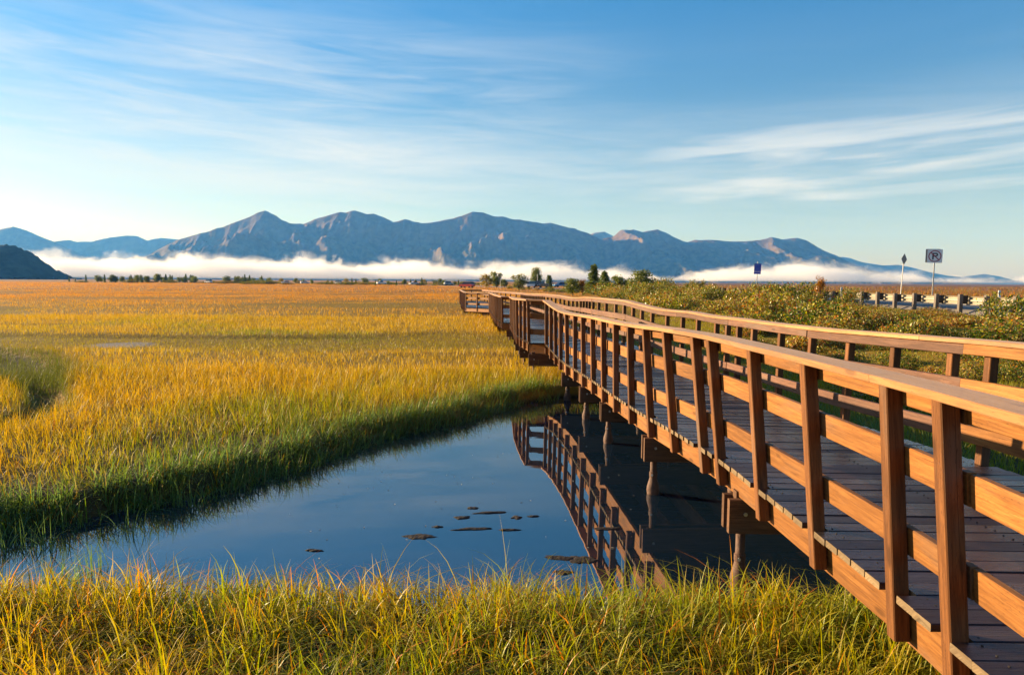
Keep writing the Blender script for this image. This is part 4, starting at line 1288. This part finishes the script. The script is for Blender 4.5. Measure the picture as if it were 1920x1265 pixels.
def ring_piece(mb, cx, cz, r0, r1, y0, th, a0=0.0, a1=360.0, n=40):
    full = abs(a1 - a0) >= 359.9
    rings = []
    for k in range(n + 1):
        a = math.radians(a0 + (a1 - a0) * k / n)
        c_, s_ = math.cos(a), math.sin(a)
        rings.append([Vector((cx + r0 * c_, y0, cz + r0 * s_)), Vector((cx + r1 * c_, y0, cz + r1 * s_)), Vector((cx + r1 * c_, y0 + th, cz + r1 * s_)), Vector((cx + r0 * c_, y0 + th, cz + r0 * s_))])
    mb.ring_sweep(rings, caps=not full)
    return mb

# no parking sign on the far shoulder
ns = empty('no_parking_sign', (25.65, 43.3, 1.05), math.radians(8))
ns.rotation_euler = (0, math.radians(0.6), math.radians(-21))
ns.location = (33.6, 57.0, 1.1)
tag(ns, 'white no parking sign with a crossed out letter P on a steel post', 'road sign')
H0 = 3.05
MB().box((-0.045, -0.02, -0.3), (0.045, 0.025, H0 + 0.95), 0.004).build('post', M['steel'], ns)
flat_panel(MB(), 0, H0 + 0.53, 1.06, 1.06, -0.035, 0.006, 0.05).build('sign_panel', M['sign_white'], ns)
pb = flat_panel(MB(), -0.13, H0 + 0.57, 1.02, 1.06, 0.035, 0.006, 0.05).build('back_panel', M['sign_back'], ns)
ring_piece(MB(), 0, H0 + 0.53, 0.385, 0.455, -0.0395, 0.004).build('red_ring', M['sign_red'], ns)
mb = MB()
flat_panel(mb, -0.13, H0 + 0.53, 0.105, 0.53, -0.0385, 0.003)
flat_panel(mb, -0.005, H0 + 0.745, 0.145, 0.10, -0.0385, 0.003)
flat_panel(mb, -0.005, H0 + 0.545, 0.145, 0.10, -0.0385, 0.003)
ring_piece(mb, 0.067, H0 + 0.645, 0.05, 0.15, -0.0385, 0.003, -90, 90, 16)
mb.build('letter', M['sign_black'], ns)
sl = MB().board([Vector((-0.285, -0.041, H0 + 0.53 + 0.285)), Vector((0.285, -0.041, H0 + 0.53 - 0.285))], Vector((0.7071, 0, 0.7071)), Vector((0, -1, 0)), 0.068, 0.003, 0.0005)
sl.build('red_slash', M['sign_red'], ns)

# blue sign
bs = empty('blue_sign', (24.2, 70.8, 0.6), math.radians(10))
bs.rotation_euler = (0, math.radians(1.5), math.radians(-22))
tag(bs, 'small dark blue road sign of two plates on a thin post behind the shrubs', 'road sign')
MB().box((-0.035, -0.02, -0.3), (0.035, 0.02, 4.0), 0.004).build('post', M['steel'], bs)
flat_panel(MB(), 0.01, 3.38, 0.66, 0.78, -0.03, 0.006, 0.03).build('sign_panel', M['sign_blue'], bs)
flat_panel(MB(), 0.0, 2.86, 0.66, 0.23, -0.03, 0.006, 0.02).build('name_plate', M['sign_blue'], bs)
mb = MB()
for r_, row in enumerate(((-.22, -.12, -.02, .08, .2), (-.2, -.08, .06, .2), (-.22, -.1, 0.02, .12, .22), (-.12, 0, .12), (-.2, -.08, .05, .18))):
    for q in row:
        flat_panel(mb, 0.01 + q, 3.66 - 0.135 * r_, 0.07, 0.05, -0.0335, 0.003)
mb.build('faint_lettering', M['sign_text'], bs)

# sign seen almost edge on
es = empty('edge_on_sign', (30.5, 56.0, 1.1), math.radians(62))
es.rotation_euler = (math.radians(1.0), math.radians(3.0), math.radians(36))
tag(es, 'dark diamond road sign seen from its back edge on a leaning thin post', 'road sign')
MB().box((-0.035, -0.02, -0.3), (0.035, 0.03, 3.55), 0.004).build('post', M['steel'], es)
mb = MB()
mb.ring_sweep([[Vector((0 + px, yy, 3.3 + pz)) for px, pz in ((0.46, 0), (0, 0.46), (-0.46, 0), (0, -0.46))] for yy in (-0.028, -0.022)])
mb.build('sign_panel', M['sign_back'], es)

def slim_sign(x, y, z, h, label, pw=0.5, ph=0.5, rz=20):
    o = empty('road_sign', (x, y, z), math.radians(rz))
    tag(o, label, 'road sign')
    MB().box((-0.04, -0.03, -0.2), (0.04, 0.03, h), 0.004).build('post', M['steel'], o)
    flat_panel(MB(), 0, h - ph / 2 + 0.05, pw, ph, -0.04, 0.006, 0.03).build('sign_panel', M['sign_back'], o)
slim_sign(-3.2, 190, ground_z(-3.2, 190), 3.4, 'slim grey road sign on a tall post above the far end of the boardwalk', 0.55, 0.6)
slim_sign(17.3, 93, 0.9, 2.2, 'small grey sign on a post among the shrubs left of the blue sign', 0.35, 0.45)

def delineator(x, y, z, h, label):
    o = empty('delineator_post', (x, y, z), math.radians(random.uniform(-10, 10)))
    tag(o, label, 'marker post')
    MB().box((-0.06, -0.012, -0.2), (0.06, 0.012, h), 0.005).build('post', M['sign_white'], o)
    flat_panel(MB(), 0, h - 0.14, 0.075, 0.16, -0.0165, 0.003).build('reflector', M['sign_back'], o)
delineator(20.7, 44.8, 1.0, 1.25, 'white marker post behind the guardrail right of the slim brown sapling')
delineator(21.4, 31.3, 1.0, 1.22, 'white marker post behind the guardrail near the right edge')

# ------------------------------------------------------------------ vehicles
def car(x, y, z, rz, kind, paint, label, s=1.0):
    o = empty({'suv': 'off_roader', 'sedan': 'car', 'truck': 'pickup_truck'}[kind], (x, y, z), rz)
    o.scale = (s, s, s)
    tag(o, label, 'car' if kind != 'truck' else 'truck', 'vehicles on the distant road')
    L, Wd = (4.6, 1.85) if kind != 'truck' else (5.6, 1.95)
    hood, belt, roof = {'suv': (1.05, 1.12, 1.78), 'sedan': (0.88, 0.95, 1.42), 'truck': (1.10, 1.18, 1.85)}[kind]
    body = [(-L / 2, 0.38), (L / 2, 0.38), (L / 2 + 0.03, 0.72), (L / 2 - 0.10, hood - 0.08), (L / 2 - 1.15, hood), (-L / 2 + 0.05, belt), (-L / 2 - 0.03, 0.7)]
    rings = []
    for xx, inset in ((-Wd / 2, 0.06), (-Wd / 2 + 0.08, 0.0), (Wd / 2 - 0.08, 0.0), (Wd / 2, 0.06)):
        rings.append([Vector((px * (1 - inset * 0.3), xx, pz - inset * 0.5 * (pz > 0.8))) for px, pz in body])
    MB().ring_sweep(rings).build('body', PAINT[paint], o)
    x0, x1 = {'suv': (-L / 2 + 0.15, 0.95), 'sedan': (-L / 2 + 0.75, 0.9), 'truck': (-0.55, 1.35)}[kind]
    cab = [(x0, belt - 0.03), (x1 + 0.35, hood - 0.03), (x1 - 0.15, roof - 0.07), (x1 - 0.35, roof - 0.02), (x0 + 0.4, roof), (x0 + 0.22, roof - 0.06)]
    rings = [[Vector((px, s_ * (Wd / 2 - 0.06 - 0.16 * (pz > belt)), pz)) for px, pz in cab] for s_ in (-1, 1)]
    MB().ring_sweep(rings).build('cabin', M['glass'], o)
    rf = [(x0 + 0.32, roof - 0.01), (x1 - 0.28, roof - 0.03), (x1 - 0.30, roof + 0.03), (x0 + 0.34, roof + 0.04)]
    MB().ring_sweep([[Vector((px, s_ * (Wd / 2 - 0.24), pz)) for px, pz in rf] for s_ in (-1, 1)]).build('roof', PAINT[paint], o)
    for wx_ in (-L * 0.30, L * 0.31):
        for s_ in (-1, 1):
            wh = MB().lathe([(0, 0.20), (0.02, 0.34), (0.20, 0.34), (0.22, 0.20)], (wx_, s_ * (Wd / 2 - 0.10) - 0.11, 0.34), 14, Vector((0, 1, 0)))
            wh.build('wheel', M['tyre'], o)
    for s_ in (-1, 1):
        MB().box((L / 2 - 0.06, s_ * 0.66 - 0.16, 0.68), (L / 2 + 0.035, s_ * 0.66 + 0.16, 0.84)).build('headlight', M['lamp'], o)
    return o

A = math.atan2
car(4.4, 188, ground_z(4.4, 188) + 0.5, math.radians(-125), 'suv', 'white', 'cream white off-roader parked by the trees beyond the boardwalk')
tk = car(7.6, 191, ground_z(7.6, 191) + 0.5, math.radians(-122), 'truck', 'dark', 'dark pickup truck with two tall whip poles beside the white off-roader')
for xx, yy in ((-1.4, 0.75), (0.4, -0.8)):
    MB().tube((xx, yy, 1.1), (xx, yy, 3.6), 0.045, 0.03, 6).build('whip_pole', M['sign_white'], tk)
car(13.9, 203, 0.85, math.radians(-160), 'sedan', 'blue', 'blue car on the road left of the rounded bush tree')
for x, y, p, kd, lb in [(-13.5, 212, 'red', 'suv', 'red car on the road above the far end of the boardwalk'),
                        (-29.5, 330, 'silver', 'suv', 'silver car on the road left of the red car'),
                        (-47.0, 340, 'white', 'sedan', 'low white car on the road well left of the boardwalk end'),
                        (-66, 360, 'white', 'truck', 'white truck half hidden by bushes left of the low white car'),
                        (-92, 376, 'white', 'suv', 'white off-roader on the road in the middle of the tree line'),
                        (-112, 385, 'white', 'sedan', 'white car beside the dark conifer in the tree line'),
                        (-122, 384, 'silver', 'sedan', 'pale silver car left of the white car in the tree line'),
                        (-168, 394, 'white', 'suv', 'leftmost white vehicle between two clumps of far trees')]:
    car(x, y, ground_z(x, y) + 0.25, math.radians(random.choice([-150, -140, 30, 150])), kd, p, lb)

# specks of leaf and froth on the pond
n = 150
bx, by = rng.uniform(-5.0, 1.6, n), rng.uniform(5.9, 12.5, n)
_, sd = terrain(bx, by)
ok = sd < -0.25
bx, by = bx[ok], by[ok]
n = len(bx)
pts = np.stack([bx, by, np.full(n, 0.004)], -1)
a = rng.uniform(0, 6.28, n)
L = rng.uniform(0.006, 0.022, n)[:, None] * np.stack([np.cos(a), np.sin(a), 0 * a], -1)
S = rng.uniform(0.003, 0.008, n)[:, None] * np.stack([-np.sin(a), np.cos(a), 0 * a], -1)
V = np.stack([pts - L, pts + S + (0, 0, 0.004), pts + L, pts - S + (0, 0, 0.002)], 1)
Cc = np.ones((n, 4, 4)); Cc[..., :3] = np.where((rng.random(n) < 0.4)[:, None], (0.5, 0.48, 0.42), (0.10, 0.07, 0.03))[:, None, :]
tag(link('floating_specks', leaf_mesh('floating_specks', V.reshape(-1, 3), np.arange(4 * n).reshape(n, 4), Cc.reshape(-1, 4)), M['needle']),
    'tiny leaf bits and froth specks floating on the pond', 'debris', kind='stuff')

# ------------------------------------------------------------------ floating peat
def peat(x, y, lx, ly, label):
    n, m_ = 26, 5
    V, Fq = [], []
    sd_ = random.randint(0, 999)
    for r in range(m_ + 1):
        f_ = r / m_
        for k in range(n):
            a = 2 * math.pi * k / n
            e = 0.62 + 0.75 * float(vnoise(3 + 1.8 * math.cos(a) * 1.6, 3 + 1.8 * math.sin(a) * 1.6, sd_)) - 0.2 * float(vnoise(9 + 5 * math.cos(a), 5 * math.sin(a), sd_))
            px, py = f_ * e * lx / 2 * math.cos(a), f_ * e * ly / 2 * math.sin(a)
            hh = 0.0085 * (1 - f_ ** 3) * float(0.3 + 1.2 * vnoise(px * 40 + 50, py * 40 + 50, sd_)) - 0.006 * (f_ > 0.99)
            V.append((px, py, hh))
    for r in range(m_):
        for k in range(n):
            k2 = (k + 1) % n
            Fq.append((r * n + k, r * n + k2, (r + 1) * n + k2, (r + 1) * n + k))
    o = link('floating_peat', quad_mesh('floating_peat', np.array(V), np.array(Fq)), M['debris'], None, (x, y, 0.002))
    o.rotation_euler = (0, 0, random.uniform(-0.15, 0.15))
    tag(o, label, 'debris', 'scraps of peat floating on the pond')
for x, y, lx, ly, lb in [(-0.90, 6.80, 0.36, 0.20, 'largest dark scrap of peat floating in the middle of the pond'),
                         (-0.36, 7.02, 0.52, 0.09, 'long thin strip of peat right of the largest scrap'),
                         (-0.02, 7.00, 0.26, 0.06, 'thin strip of peat trailing right of the long strip'),
                         (-0.75, 7.08, 0.13, 0.07, 'tiny peat scrap between the largest scrap and the long strip'),
                         (-0.52, 7.36, 0.22, 0.10, 'small peat scrap above the long strip'),
                         (-0.42, 7.68, 0.15, 0.09, 'topmost small peat scrap in the cluster'),
                         (-0.22, 7.53, 0.42, 0.10, 'wavy peat strip at the top of the cluster'),
                         (0.06, 7.38, 0.16, 0.13, 'small peat scrap right of the wavy strip'),
                         (0.24, 7.42, 0.14, 0.06, 'rightmost faint peat sliver of the cluster'),
                         (0.98, 7.05, 0.34, 0.10, 'peat strip lying over the reflection of the railing'),
                         (0.44, 6.28, 0.36, 0.12, 'peat strip left of the railing reflection near the front bank'),
                         (0.66, 6.24, 0.30, 0.22, 'rounded peat patch at the railing reflection near the front bank'),
                         (0.45, 5.96, 0.18, 0.12, 'small peat lump closest to the front bank'),
                         (-1.82, 6.42, 0.20, 0.06, 'lone peat sliver on the open water at left')]:
    peat(x, y, lx, ly, lb)
